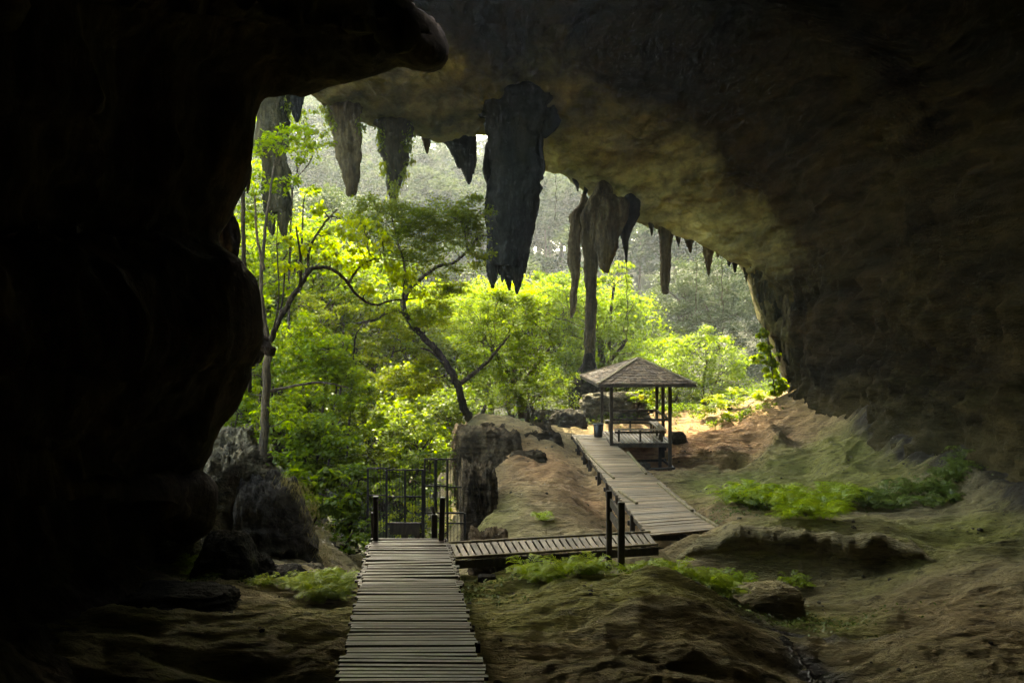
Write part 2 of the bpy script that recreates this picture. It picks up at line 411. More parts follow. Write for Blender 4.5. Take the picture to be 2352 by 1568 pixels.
def ground_mat():
    m, nt, N, L = newmat('cave_floor_earth')
    geo = N.new('ShaderNodeNewGeometry'); pos = geo.outputs['Position']
    v = mapped(N, L, pos, (0.55, 1.25, 1.6), (0, 0, 0.15))
    n1 = noise_node(N, L, v, 0.55, 8, 0.62, 0.4)
    n2 = noise_node(N, L, v, 5.5, 8, 0.68)
    n3 = noise_node(N, L, pos, 0.23, 4, 0.55)
    n4 = noise_node(N, L, pos, 30, 4, 0.7)
    base = ramp(N, [(0.3, (0.13, 0.108, 0.048)), (0.5, (0.28, 0.23, 0.108)), (0.7, (0.42, 0.345, 0.165))])
    L.new(n1.outputs['Fac'], base.inputs[0])
    # orange earth by the shelter and on the mound, from where it lies on the ground
    att = N.new('ShaderNodeAttribute'); att.attribute_name = 'earth'
    oran = mixc(N, L, n2.outputs['Fac'], (0.24, 0.115, 0.045), (0.52, 0.29, 0.125))
    f = math_n(N, L, 'MULTIPLY', att.outputs['Fac'], math_n(N, L, 'ADD', n1.outputs['Fac'], 0.45), True)
    col = mixc(N, L, f, base.outputs[0], oran)
    # moss
    am = N.new('ShaderNodeAttribute'); am.attribute_name = 'moss'
    f2 = math_n(N, L, 'ADD', math_n(N, L, 'MULTIPLY', n3.outputs['Fac'], 0.55), math_n(N, L, 'MULTIPLY', n1.outputs['Fac'], 0.5))
    f2 = math_n(N, L, 'ADD', f2, math_n(N, L, 'SUBTRACT', math_n(N, L, 'MULTIPLY', am.outputs['Fac'], 0.6), 0.22))
    rm = ramp(N, [(0.42, (0, 0, 0)), (0.68, (1, 1, 1))]); L.new(f2, rm.inputs[0])
    mc = mixc(N, L, n2.outputs['Fac'], (0.13, 0.13, 0.026), (0.32, 0.3, 0.075))
    col = mixc(N, L, rm.outputs[0], col, mc)
    r2 = ramp(N, [(0.3, (0.5, 0.48, 0.45)), (0.5, (1, 1, 1)), (0.72, (1.3, 1.27, 1.2))]); L.new(n2.outputs['Fac'], r2.inputs[0])
    col = mixc(N, L, 0.75, col, r2.outputs[0], 'MULTIPLY')
    # thin dark striations along the layers
    v5 = mapped(N, L, pos, (0.45, 2.6, 5.0), (0, 0, 0.2))
    n5 = noise_node(N, L, v5, 1.7, 7, 0.7, 0.8)
    r5 = ramp(N, [(0.36, (0.22, 0.2, 0.18)), (0.47, (1, 1, 1)), (0.62, (1.0, 1.0, 1.0)), (0.75, (1.25, 1.22, 1.15))]); L.new(n5.outputs['Fac'], r5.inputs[0])
    col = mixc(N, L, 0.75, col, r5.outputs[0], 'MULTIPLY')
    awr = N.new('ShaderNodeAttribute'); awr.attribute_name = 'wall_shade'  # shade by the wall, mixed into the floor colour
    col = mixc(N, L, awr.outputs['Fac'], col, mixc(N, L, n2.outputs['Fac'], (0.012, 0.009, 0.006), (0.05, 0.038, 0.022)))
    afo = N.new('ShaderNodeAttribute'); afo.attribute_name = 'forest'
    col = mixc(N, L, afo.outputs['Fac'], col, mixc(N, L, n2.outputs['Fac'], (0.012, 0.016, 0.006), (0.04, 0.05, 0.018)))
    # wet dark patches
    aw = N.new('ShaderNodeAttribute'); aw.attribute_name = 'wet'
    col = mixc(N, L, aw.outputs['Fac'], col, (0.018, 0.016, 0.011))
    b = N.new('ShaderNodeBsdfPrincipled'); L.new(col, b.inputs['Base Color'])
    rg = math_n(N, L, 'SUBTRACT', 0.92, math_n(N, L, 'MULTIPLY', aw.outputs['Fac'], 0.62))
    L.new(rg, b.inputs['Roughness'])
    b.inputs['Specular IOR Level'].default_value = 0.35
    h = math_n(N, L, 'ADD', n2.outputs['Fac'], math_n(N, L, 'ADD', math_n(N, L, 'MULTIPLY', n4.outputs['Fac'], 0.22), math_n(N, L, 'MULTIPLY', n5.outputs['Fac'], 0.8)))
    bp = N.new('ShaderNodeBump'); bp.inputs['Strength'].default_value = 1.0; bp.inputs['Distance'].default_value = 0.4
    L.new(h, bp.inputs['Height']); L.new(bp.outputs[0], b.inputs['Normal'])
    o = N.new('ShaderNodeOutputMaterial'); L.new(b.outputs[0], o.inputs['Surface'])
    return m
M['ground'] = ground_mat()
# ================================================================== TERRAIN
_px = [
 (240,1560,9.3),(500,1568,9.6),(700,1568,9.4),(300,1410,12.2),(500,1410,12.4),(700,1400,12.6),(780,1480,10.8),(640,1350,14.3),(750,1385,14),
 (800,1335,15.5),(420,1330,14.5),(360,1295,15.5),(400,1255,17),(600,1315,16),(740,1305,18),(720,1240,20),(800,1262,20),(560,1130,20),(500,1160,19),
 (560,1070,23),(520,1010,25),(440,1110,20),(650,1090,26),(600,1062,22.5),
 (1060,990,31),(1150,980,33.5),(1250,972,35),(1300,1000,33),(1250,1050,29),(1150,1062,27.5),(1320,1050,29),(1105,1130,23.5),(1200,1115,24),
 (1300,1100,25.5),(1380,1130,24),(1110,1215,20),(1200,1220,19.2),(1330,1205,19.5),(1125,1290,17.6),(1170,1322,16.8),(1300,1312,17),(1450,1305,16.8),
 (1400,1240,18.5),(1480,1270,18),(1540,1300,17),
 (1540,1095,30),(1480,1080,29.5),(1440,1040,32),(1600,1090,29),(1560,1010,36),(1620,985,38),(1700,985,36),(1600,955,44),(1500,945,42),(1400,955,40),
 (1750,950,37),(1820,922,38),(1830,965,36),(1700,1050,31),(1650,1100,27),(1560,1135,24),(1800,1040,30),(1850,985,34),(1920,1000,31.5),(1900,1060,28),
 (1980,1050,27.5),(2080,1075,25.5),(1700,1120,24.5),(1640,1165,22),(1850,1120,24),(2000,1130,23),(1680,1170,21),(1850,1190,20),(2000,1182,20.5),(2150,1180,20),
 (2200,1130,21.5),(2350,1190,18.5),(1540,1285,18.8),(1600,1268,19.2),(1520,1262,20.5),
 (1655,1228,18.5),(1600,1258,17.7),(1700,1216,18.6),(1850,1213,18.5),(2000,1213,18.2),(2200,1230,17.5),
 (1700,1238,17.5),(1850,1246,17.2),(2000,1265,16.8),(1600,1318,17.2),(1700,1320,17.05),(1850,1332,16.7),(2000,1340,16.2),
 (1750,1400,14.9),(1850,1385,15.2),(1950,1400,14.8),(1690,1395,14.5),(1800,1475,12.6),(1850,1536,11.2),(1900,1580,10.6),
 (2100,1350,15),(2200,1330,15.2),(2300,1300,15.5),(2150,1450,12),(2050,1540,10.5),(2300,1540,10),(2300,1420,12.4),
 (1130,1350,14.5),(1130,1400,13),(1200,1450,11.4),(1150,1560,9.7),(1300,1345,13.3),(1300,1400,12),(1450,1340,13.3),(1560,1345,13.2),(1600,1400,12),
 (1400,1480,10.6),(1600,1500,10.3),(1650,1450,11.4),(1500,1560,9.4),(1720,1568,9.7),(1300,1330,15.2),(1500,1328,15.2),(1630,1355,14.8),(1400,1325,15.2),
]
_ctrl = [tuple(P(*q)) for q in _px] + [
 (-1.9,20,-6.4),(-1.9,17.6,-5.7),(-2.6,25,-7.0),(-3.3,30,-7.6),(-2.6,22,-6.9),(-3.4,24,-7.2),(-3,28,-7.7),(-3,35,-8.5),(-8,33,-7),(-12,35,-6),(-5,45,-9),(-15,45,-7),
 (0,45,-6.4),(8,50,-5),(15,55,-4),(-20,60,-6),(0,60,-6),(20,60,-3),(0,90,4),(-30,90,8),(30,90,5),(3,120,10),(-30,120,24),(40,120,18),(3,150,14),(-45,150,42),(50,150,28),(3,210,14),(-70,210,60),(80,210,40),
 (-25,75,2),(25,75,1),(0,5,-3.4),(0,0,-3.0),(8,0,-3),(-8,0,-3),(10,-15,-3),(-10,-15,-3),(15,15,-3.4),(14,8,-3.2),(-8,10,-3.9),(-14,12,-3.6),(-14,20,-3.6),(-20,30,-4),(18,30,-1.5),(20,38,0),
 (-60,60,2),(60,60,4),(-70,10,0),(70,10,0),(0,-40,-3),(110,130,26),(-110,130,40),(0,300,12),(-100,300,70),(100,300,46),
]
_C = np.array(_ctrl)
_c2 = 0.9
def _phi(r2): return np.sqrt(r2 + _c2)
_n = len(_C)
_A = np.zeros((_n + 3, _n + 3))
_d2 = ((_C[:, None, :2] - _C[None, :, :2]) ** 2).sum(-1)
_A[:_n, :_n] = _phi(_d2) - np.eye(_n) * 0.05
_A[:_n, _n:] = np.c_[np.ones(_n), _C[:, :2]]; _A[_n:, :_n] = _A[:_n, _n:].T
_w = np.linalg.solve(_A, np.r_[_C[:, 2], 0, 0, 0])

def YC(x):
    return np.interp(x, [3.3, 3.9, 4.5, 5.4, 6.7, 7.9, 9.0], [18.3, 18.0, 17.7, 17.4, 17.1, 16.6, 15.9]) + 0.22 * fbm(np.c_[x * 0.6, x * 0, x * 0], 2, 19)

def H(xy, detail=True):
    """ground height under the points xy (n,2)"""
    xy = np.atleast_2d(np.asarray(xy, float))
    z = np.zeros(len(xy))
    for i in range(0, len(xy), 40000):
        q = xy[i:i + 40000]
        d2 = ((q[:, None, :] - _C[None, :, :2]) ** 2).sum(-1)
        z[i:i + 40000] = _phi(d2) @ _w[:_n] + np.c_[np.ones(len(q)), q] @ _w[_n:]
    x, y = xy[:, 0], xy[:, 1]
    p3 = np.c_[xy, np.zeros(len(xy))]
    near = 1 - sstep(45, 70, y)
    # the mossy mound rises clear of the gully: steeper face under its crest
    z += near * 0.2 * fbm(p3 * [0.35, 0.75, 1], 4, 3)
    rid = fbm(p3 * [0.42, 0.95, 1] + 0.35 * fbm(p3 * 0.5, 3, 9)[:, None], 4, 5, ridged=True)
    z += near * 0.19 * rid
    z += near * 0.10 * fbm(p3 * [1.3, 2.6, 1], 4, 11)
    z += near * 0.05 * fbm(p3 * [2.0, 5.0, 1] + 3, 3, 12, ridged=True)
    # flowing terraces on the slope below the right wall, and a dark gash beside the shelter
    tm = np.exp(-(((x - 10.5) / 4.5) ** 2 + ((y - 30) / 6.5) ** 2))
    wv_ = fbm(p3 * 0.35, 3, 15)
    z += tm * 0.6 * fbm(np.c_[x * 0.6 - y * 0.22 + 0.8 * wv_, y * 0.16, x * 0], 3, 16, ridged=True, gain=0.4)
    ga, gb = P(1585, 1100, 28.6), P(1700, 1045, 31.0)
    tt = np.clip(((x - ga[0]) * (gb[0] - ga[0]) + (y - ga[1]) * (gb[1] - ga[1])) / ((gb[0] - ga[0]) ** 2 + (gb[1] - ga[1]) ** 2), 0, 1)
    dg = np.hypot(x - ga[0] - tt * (gb[0] - ga[0]), y - ga[1] - tt * (gb[1] - ga[1]))
    z -= 0.55 * np.exp(-(dg / 0.28) ** 2)
    # layered brown slope left of the walkway
    tm2 = np.exp(-(((x - 0.6) / 2.0) ** 2 + ((y - 22) / 4.0) ** 2))
    z += tm2 * 0.26 * fbm(np.c_[x * 0.35 + 0.5 * wv_, y * 0.9, x * 0], 4, 17, ridged=True)
    xw = np.interp(y, [16, 20, 26, 29, 36, 40, 44], [11.4, 11.5, 12.1, 12.9, 14.3, 14.9, 15.2])
    z += 0.5 * np.minimum(1.4, np.exp((x - xw) / 0.8)) * sstep(13, 17, y) * (1 - sstep(38, 41, y)) * (1 + 0.5 * fbm(np.c_[x * .5, y * .5, x * 0], 3, 20))
    # undercut edge of the long ridge above the gully
    yc = YC(x)
    sc_ = y - yc
    mx = sstep(3.0, 3.9, x) * (1 - sstep(7.6, 9.3, x))
    st = sstep(-0.16, 0.10, sc_)
    z += mx * (0.24 * st * np.exp(-np.maximum(sc_, 0) / 1.3) - 0.42 * (1 - st) * np.exp(np.minimum(sc_, 0) / 2.2))
    # hollows in the floor, the dip under the shelter and beside the far walkway
    for hx_, hy_, rx_, ry_, dp in ((0.75, 11.3, 0.55, 0.22, .22), (-2.35, 10.9, 0.7, 0.25, .2), (-3.4, 9.9, 0.9, 0.22, .2), (1.9, 10.3, 0.8, 0.16, .16), (6.2, 12.9, 0.7, 0.2, .22), (5.0, 11.2, 0.5, 0.2, .2), (7.6, 14.6, 0.8, 0.3, .25),
                                   (3.4, 9.7, 0.9, 0.15, .15), (-4.1, 12.0, 1.0, 0.2, .18), (5.4, 30.4, 1.6, 1.5, .35), (0.6, 33.5, 1.8, 2.0, .35), (9.6, 17.2, 0.7, 0.3, .2), (0.2, 23.8, 0.9, 0.25, .25), (1.6, 21.6, 0.9, 0.25, .22)):
        z -= dp * np.exp(-(((x - hx_) / rx_) ** 2 + ((y - hy_) / ry_) ** 2))
    z -= 0.34 * np.exp(-((x - 2.45) / 0.65) ** 2) * sstep(20.0, 22.0, y) * (1 - sstep(31.5, 33.0, y))
    # folds on the mound and the shoulder in front
    tm3 = (1 - sstep(15, 18, y))
    z += tm3 * 0.05 * fbm(np.c_[x * 0.5 + 0.8 * wv_, y * 1.6 + 0.5 * x, x * 0], 4, 18, ridged=True)
    z += (1 - near) * 2.0 * fbm(p3 * 0.08, 4, 13)
    return z

def onground(px, py, d, dz=0.0):
    """ground point below the line of sight through (px,py) at distance d"""
    q = P(px, py, d); q[2] = H(q[None, :2])[0] + dz
    return q

def ray_ground(px, py, d0=6, d1=60):
    """where the line through (px,py) meets the ground"""
    ds = np.linspace(d0, d1, 500)
    pts = np.stack([P(px, py, d) for d in ds])
    below = pts[:, 2] < H(pts[:, :2])
    i = int(np.argmax(below)) if below.any() else len(ds) - 1
    q = pts[i].copy(); q[2] = H(q[None, :2])[0]
    return q

ang = np.radians(np.r_[np.linspace(-180, -46, 40, endpoint=False), np.linspace(-46, 46, 760), np.linspace(46, 180, 40)[1:]])
rad = np.r_[0.5, np.geomspace(2.0, 8.0, 24, endpoint=False), np.geomspace(8.0, 45, 520, endpoint=False), np.geomspace(45, 330, 70)]
_R, _Aa = np.meshgrid(rad, ang, indexing='ij')
gx = (_R * np.sin(_Aa)).ravel(); gy = (_R * np.cos(_Aa)).ravel()
gz = H(np.c_[gx, gy])
ground = mk('ground', np.c_[gx, gy, gz], grid_faces(len(rad), len(ang)), M['ground'], smooth=True)
tag(ground, kind='structure')

def blob(x, y, cx, cy, rx, ry): return np.exp(-(((x - cx) / rx) ** 2 + ((y - cy) / ry) ** 2))
def _pb(px, py, d, rx, ry):
    q = P(px, py, d); return blob(gx, gy, q[0], q[1], rx, ry)
earth = np.clip(0.95 * _pb(1620, 985, 37, 5, 5) + 0.85 * _pb(1560, 1060, 31, 3.4, 3.5) + 0.95 * _pb(1230, 1070, 27.5, 1.7, 2.6) + 0.5 * _pb(1330, 1150, 23, 2.0, 3.0)
                + 0.5 * _pb(1500, 1180, 22, 3, 4) + 0.35 * _pb(1650, 1070, 28, 2.5, 3) + 0.3 * _pb(2330, 1400, 12, 2, 4), 0, 1)
moss = np.clip(0.9 * _pb(1300, 1370, 12.5, 2.6, 1.6) + 0.9 * _pb(1180, 1345, 14.3, 1.6, 0.9) + 0.8 * _pb(1850, 1110, 24, 4.5, 2.6) + 0.7 * _pb(1800, 1400, 14, 2.2, 1.6) + 0.6 * _pb(1900, 1030, 29, 5, 4)
               + 0.9 * _pb(400, 1290, 15.5, 1.6, 1.4) + 0.5 * _pb(1120, 1200, 20.5, 1.2, 2.5) + 0.6 * _pb(2200, 1240, 17, 5, 2) + 0.4 * _pb(500, 1450, 11.5, 4, 2), 0, 1)
wet = np.clip(0.9 * _pb(1740, 1420, 13.6, 0.9, 0.5) + 0.95 * _pb(1790, 1470, 12.6, 0.75, 0.45) + 0.9 * _pb(1860, 1540, 11, 0.28, 0.8) + 0.5 * _pb(1950, 1470, 12.4, 0.9, 0.3)
              + 0.7 * _pb(1900, 1580, 10.4, 0.35, 0.8), 0, 1)
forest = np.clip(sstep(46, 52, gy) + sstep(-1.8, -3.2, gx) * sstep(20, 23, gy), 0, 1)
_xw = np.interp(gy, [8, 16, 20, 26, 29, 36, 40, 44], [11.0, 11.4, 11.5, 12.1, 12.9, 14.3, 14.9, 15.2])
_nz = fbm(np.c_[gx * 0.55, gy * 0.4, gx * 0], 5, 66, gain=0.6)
wall_shade = sstep(-1.0, 0.5, gx - _xw + 1.9 * _nz) * sstep(8, 15, gy) * (1 - sstep(40, 43, gy))  # painted shade: floor goes dark towards the right wall
for nm_, arr in (('wall_shade', wall_shade), ('earth', earth), ('moss', moss), ('wet', wet), ('forest', forest)):
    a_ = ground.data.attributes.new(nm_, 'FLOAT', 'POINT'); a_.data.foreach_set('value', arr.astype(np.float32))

# ================================================================== CAVE ROCK
def resample(cols, n): return spline(np.array(cols, float), n)

def loft(slices, nu, nv):
    """slices: list of control polylines (same length) -> smooth (nv,nu,3) grid"""
    S = np.stack([resample(s, nu) for s in slices])          # (k,nu,3)
    k = len(S)
    q = np.concatenate([2 * S[:1] - S[1:2], S, 2 * S[-1:] - S[-2:-1]], 0)
    t = np.linspace(0, k - 1, nv)
    # finer towards the first slices
    t = (np.linspace(0, 1, nv) ** 1.35) * (k - 1)
    i = np.minimum(t.astype(int), k - 2); f = (t - i)[:, None, None]
    p0, p1, p2, p3 = q[i], q[i + 1], q[i + 2], q[i + 3]
    return 0.5 * (2 * p1 + (p2 - p0) * f + (2 * p0 - 5 * p1 + 4 * p2 - p3) * f ** 2 + (3 * p1 - p0 - 3 * p2 + p3) * f ** 3)

lip = [P(*q) for q in [(1875,1010,39.5),(1840,950,40),(1818,890,40),(1790,800,41),(1758,725,42),(1737,650,42.5),(1690,597,43),(1600,556,44),(1530,528,45),(1462,510,45.5),
                       (1400,480,46),(1345,440,46.5),(1295,405,46.5),(1240,388,46),(1130,320,45),(1010,322,43),(930,298,41),(850,284,39),(780,258,37),(720,218,35),(660,150,33)]]
sl = [np.array(lip),
 np.array([(15.0,39.0,-5),(14.8,39.2,-2.2),(14.5,39.4,0.6),(13.8,40.0,3.4),(11.9,40.8,6.0),(9.5,41.6,8.0),(6,41.6,9.6),(2.5,41,10.5),(-1.5,39,11.0),(-5,36,11.2),(-8.8,32.5,11.4)]),
 np.array([(14.3,36,-5),(14.4,36,-2.0),(14.5,36,1.2),(14.0,36.5,4.4),(12.0,37.2,7.4),(9.3,38,9.5),(5.4,38,11.0),(1.8,37.4,11.8),(-2,35.6,12.1),(-5,33.5,12.1),(-8.9,30.6,11.9)]),
 np.array([(12.8,29,-5),(13.5,29,-2.2),(14.5,29,1.8),(14.4,29,6.2),(12.4,29,10),(8.5,29,12.4),(4,29,13.3),(0,29,13.5),(-4,28.5,13.2),(-7,27.5,12.8),(-9.6,26,12.3)]),
 np.array([(12.0,26.6,-5),(13.1,26.6,-2.5),(14.4,26.6,1.5),(14.8,26.6,5),(14.4,26.6,8.6),(12.6,26.6,11),(10.8,26.6,12.4),(9.4,26.6,13.2),(7.4,26.6,13.6),(5.4,26.6,12.9),(4.6,26.6,11.9)]),  # roof left open from here, an added unseen skylight for the floor
 np.array([(11.4,20.5,-5.2),(13.2,20.5,-3),(15.2,20.5,0.8),(15.4,20.5,5),(14.2,20.5,8.8),(12.4,20.5,11),(10.6,20.5,12.4),(9.2,20.5,13.2),(7.0,20.5,13.2),(5.0,20.5,11.6),(4.4,20.5,9.5)]),  # roof edge bent down out of view, added to shade the right wall
 np.array([(11.2,17.2,-5.2),(12.8,17.2,-2.8),(14.4,17.2,1.2),(14.6,17.2,5),(13.2,17.2,8.6),(11.4,17.2,10.8),(9.4,17.2,12.2),(8.0,17.2,12.8),(6.6,17.2,12.4),(5.0,17.2,10.8),(4.6,17.2,8.9)]),
 np.array([(11.2,14.0,-5),(12.7,14.0,-2.4),(13.8,14.0,2),(13.2,14.0,7.2),(10.2,14.0,10.6),(6,14.0,11.8),(2,14.0,11.8),(-2,14.0,11.2),(-5.5,14.0,10.4),(-8.6,13.6,9.2),(-11,13,7)]),
 np.array([(11.2,9,-5),(12.7,9,-2.4),(13.4,9,2),(12.7,9,7.2),(9.6,9,10.4),(5.6,9,11.8),(1.6,9,12.0),(-2.2,9,11.4),(-5.6,9,10.2),(-8.8,8.6,8),(-11.2,8,4)]),
 np.array([(10.5,1,-5),(12.4,1,-1),(12.8,1,3),(11.6,1,7.2),(8.4,1,10),(4,1,11.2),(0,1,11.2),(-4,1,10.2),(-8.6,1,7.5),(-11,1,3),(-11.5,0,-5)]),
 np.array([(9.5,-9,-5),(11.4,-9,-1),(11.4,-9,3),(10,-9,6.6),(7.2,-9,9),(3.5,-9,10),(0,-9,10),(-4,-9,9),(-8,-9,6.5),(-10.5,-9,2.5),(-11,-9,-5)]),
 np.array([(3,-20,-5),(3.2,-20,-3),(3.2,-20,-1),(2.6,-20.5,0.5),(1.8,-20.5,1.2),(0.9,-20.5,1.5),(0,-20.5,1.5),(-0.9,-20.5,1.4),(-1.8,-20.5,0.8),(-2.8,-20,-1),(-3,-20,-5)]),
 np.array([(0.3,-23,-5),(0.28,-23,-4.8),(0.26,-23,-4.6),(0.2,-23,-4.5),(0.1,-23,-4.4),(0,-23,-4.4),(-0.1,-23,-4.4),(-0.2,-23,-4.5),(-0.26,-23,-4.6),(-0.28,-23,-4.8),(-0.3,-23,-5)]),
]
G = loft(sl, 420, 360)
Nn = grid_normals(G)
p = G
warp = 0.6 * np.stack([fbm(p * 0.25, 3, s) for s in (1, 2, 3)], -1)
# diagonal bedding: grooves running down to the right, and scallops on the lower wall
bed = fbm((p + warp) * [0.30, 0.16, 0.62] @ np.array([[0.86, 0, 0.5], [0, 1, 0], [-0.5, 0, 0.86]]), 5, 21, ridged=True)
low = 1 - sstep(1.0, 6.0, G[..., 2])
scal = fbm((p + warp) * [0.55, 0.55, 0.38], 5, 27, ridged=True)
big = fbm(p * 0.11, 3, 29)
fold = fbm((p + 1.8 * warp) * [0.8, 0.8, 0.2], 5, 28, ridged=True)
disp = 0.75 * big + 0.8 * bed * (1 - 0.5 * low) + 0.45 * low * scal + 0.75 * low * fold + 0.22 * low * fbm((p + warp) * [1.6, 1.6, 0.8], 4, 34, ridged=True) + 0.2 * fbm(p * 1.3, 5, 33, gain=0.6)
disp = disp - (0.45 * low * scal + 0.75 * low * fold) * 0.6 * (1 - sstep(-4.5, -1.5, G[..., 2]))
fade = sstep(0, 26, np.arange(G.shape[0]))[:, None]
disp = disp * (0.25 + 0.75 * fade)
# fine ragged edge on the lip
G = G + Nn * disp[..., None]
edge = (1 - sstep(0, 10, np.arange(G.shape[0])))[:, None]
G[..., 2] += edge * 0.22 * fbm(p * [1.2, 1.2, 0.3], 4, 37)
# outer skin of the rim so that the lip has thickness; hill above raised to block sun
out1 = G[0] + np.array([0, 0.9, 0.25]); out2 = G[0] + np.array([0, 2.2, 1.8]) ; out3 = G[0] * [1.5, 0.35, 0.5] + np.array([0, 26.0 , 11.0]); out4 = G[0] * [2.2, 0.0, 0.0] + np.array([0, 31, 42.0])
G = np.concatenate([out4[None], out3[None], out2[None], out1[None], G], 0)
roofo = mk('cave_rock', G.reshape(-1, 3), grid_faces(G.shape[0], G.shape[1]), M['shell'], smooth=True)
tag(roofo, kind='structure')

# ---- the near rock mass on the left: its rim and the surfaces running back from it
rim = [  # px, py, d, outward direction
 (242,1640,9.2,-1,0.05),(235,1568,9.6,-1,0.0),(224,1470,11,-1,0.0),(222,1432,12.0,-1,0.0),(262,1410,12.6,-1,0.0),(298,1388,13.2,-1,0.0),(322,1335,14,-1,-0.05),(352,1278,15,-1,-0.1),(366,1225,15.6,-1,-0.1),
 (376,1210,15.6,-0.8,-0.6),(400,1226,15.4,-0.4,-0.9),(436,1243,15.2,-0.3,-0.95),(478,1222,15,-0.8,-0.6),(494,1190,15,-1,-0.1),(497,1125,15,-1,0),(482,1098,15.2,-1,0.3),(466,1082,15.4,-1,0.2),(486,1030,15.4,-1,0.0),(510,975,15.2,-1,0),
 (545,930,15,-1,0),(570,868,14.8,-1,0),(576,838,14.8,-1,0),(600,800,14.6,-1,0),(607,770,14.5,-1,0),(602,700,14.5,-1,0),(590,650,14.6,-1,0),(560,600,15,-1,0),(520,575,15.4,-1,0.1),(503,548,15.8,-1,0.1),
 (528,500,16,-1,0),(550,440,16,-1,0),(570,380,16,-1,0),(578,310,16,-1,0),(588,252,16,-1,-0.1),(606,228,16.2,-0.85,-0.5),(650,221,16.6,-0.6,-0.8),(700,222,17,-0.5,-0.87),(745,206,17,-0.45,-0.9),(800,184,16.6,-0.4,-0.9),
 (860,168,16.2,-0.3,-0.95),(920,146,16,-0.25,-0.97),(965,152,15.8,-0.4,-0.9),(1003,148,15.6,-0.8,-0.6),(1014,118,15.5,-1,-0.2),(1000,80,15.4,-1,-0.1),(975,40,15.2,-1,-0.1),(942,0,15,-1,-0.1),(900,-70,14.6,-1,-0.15),(860,-220,14,-1,-0.2),(820,-500,13,-1,-0.3),(800,-1000,11,-1,-0.4)]
rim = np.array(rim, float)
# extra small roughness of the traced edge comes from the noise below; resample evenly in the frame
RS = spline(rim[:, [0, 1, 2, 3, 4]] * [1, 1, 8, 1, 1], 420); RS[:, 2] /= 8
od = RS[:, 3:5]; ker = np.ones(25) / 25
od = np.stack([np.convolve(np.pad(od[:, c], 12, mode='edge'), ker, 'valid') for c in (0, 1)], 1)
od /= np.linalg.norm(od, axis=1)[:, None]
prof = [(230, 1.10), (130, 1.12), (48, 1.08), (10, 1.03), (0, 1.0), (14, 0.975), (60, 0.94), (150, 0.88), (300, 0.77), (520, 0.62), (900, 0.45), (1700, 0.28)]
rows = []
for off, kd in prof:
    px = RS[:, 0] + od[:, 0] * off; py = RS[:, 1] + od[:, 1] * off * (0.35 + 0.65 * (od[:, 1] < -0.3)); d = RS[:, 2] * kd
    rows.append(np.stack([P(a, b, c) for a, b, c in zip(px, py, d)]))
last = rows[-1] * [1.2, 0, 1] + [-3.5, -3, 0]
rows.append(last)
K = np.stack(rows, 1)                                     # (420, k, 3)
Gm = np.stack([resample(r, 150) for r in K])
# cluster samples near the rim
Nm = grid_normals(Gm)
pm = Gm
mw = 0.5 * np.stack([fbm(pm * 0.5, 3, s) for s in (41, 42, 43)], -1)
veins = np.maximum(0, fbm((pm + mw) * [0.75, 0.75, 0.16], 3, 45, ridged=True)) ** 2.2
dm = 0.55 * fbm(pm * 0.4, 4, 47) + 0.40 * veins + 0.26 * fbm(pm * 1.2, 5, 49, gain=0.6) + 0.2 * fbm(pm * [0.9, 0.9, 0.3], 4, 52, ridged=True) + 0.03 * fbm(pm * 5, 3, 50)
rimdist = np.abs(pm - K[:, 4][:, None, :]); rimdist = np.linalg.norm(rimdist, axis=-1)
kf = (0.22 + 0.78 * sstep(0.1, 1.4, rimdist)) * np.clip(RS[:, 2:3] / 15.0, 0.4, 1.0) ** 2
sgn = np.sign((Nm[..., 1]).mean()) or 1
Gm = Gm + Nm * (-sgn) * (dm * kf)[..., None]
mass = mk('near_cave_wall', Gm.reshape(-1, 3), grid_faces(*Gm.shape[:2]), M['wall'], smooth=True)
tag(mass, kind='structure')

# ================================================================== DRIPSTONES
def lobe(path, seed, flute=0.5, n=48, seg=80, flat=0.75, rough=0.42):
    """path rows (px,py,d,halfwidth px): a tapering fluted body hanging along them"""
    path = np.array(path, float)
    path = np.vstack([path[0] * [1, 1, 1, 1.1] - [0, 26, 0, 0], path])
    S = spline(path * [1, 1, 6, 1], seg); S[:, 2] /= 6
    C = np.stack([P(*s[:3]) for s in S]); r = 0.86 * S[:, 3] / F * S[:, 2]
    r = r * (0.1 + 0.9 * np.sqrt(np.clip(np.arange(seg) / (0.16 * seg), 0, 1)))
    C[:, 0] += 0.25 * r * fbm(np.c_[C[:, 2] * 1.1, np.zeros(seg), np.full(seg, seed * 1.7)], 3, seed + 9)
    th = np.linspace(0, 2 * np.pi, n, endpoint=False)
    V = []
    for i in range(seg):
        q = np.stack([np.cos(th), np.sin(th), np.zeros(n)], 1)
        ph = np.c_[q[:, :2] * 1.7, np.full(n, C[i, 2] * 0.5)]
        rr = r[i] * (1 + flute * fbm(ph + seed * 3.1, 3, seed, ridged=True) * 0.6 + rough * fbm(np.c_[q[:, :2] * 1.2, np.full(n, C[i, 2] * 1.9)] + seed, 5, seed + 5, gain=0.6))
        rr = np.maximum(rr, 0.004)
        V.append(C[i] + np.stack([np.cos(th) * rr, np.sin(th) * rr * flat, 0.12 * r[i] * fbm(np.c_[q[:, :2] * 2, np.full(n, i * 0.3)], 2, seed + 8)], 1))
    V = np.vstack(V)
    Fc = [tuple(f) for f in grid_faces(seg, n, True)] + [tuple(range(n)), tuple((seg - 1) * n + j for j in range(n))[::-1]]
    return V, Fc

def dripstone(name, label, lobes, mat, group, cat='stalactite', seed=0):
    mb = MB()
    for k, l in enumerate(lobes): mb.add(*lobe(l, seed * 7 + k))
    o = mb.build(name, mat, smooth=True)
    return tag(o, label, cat, group)

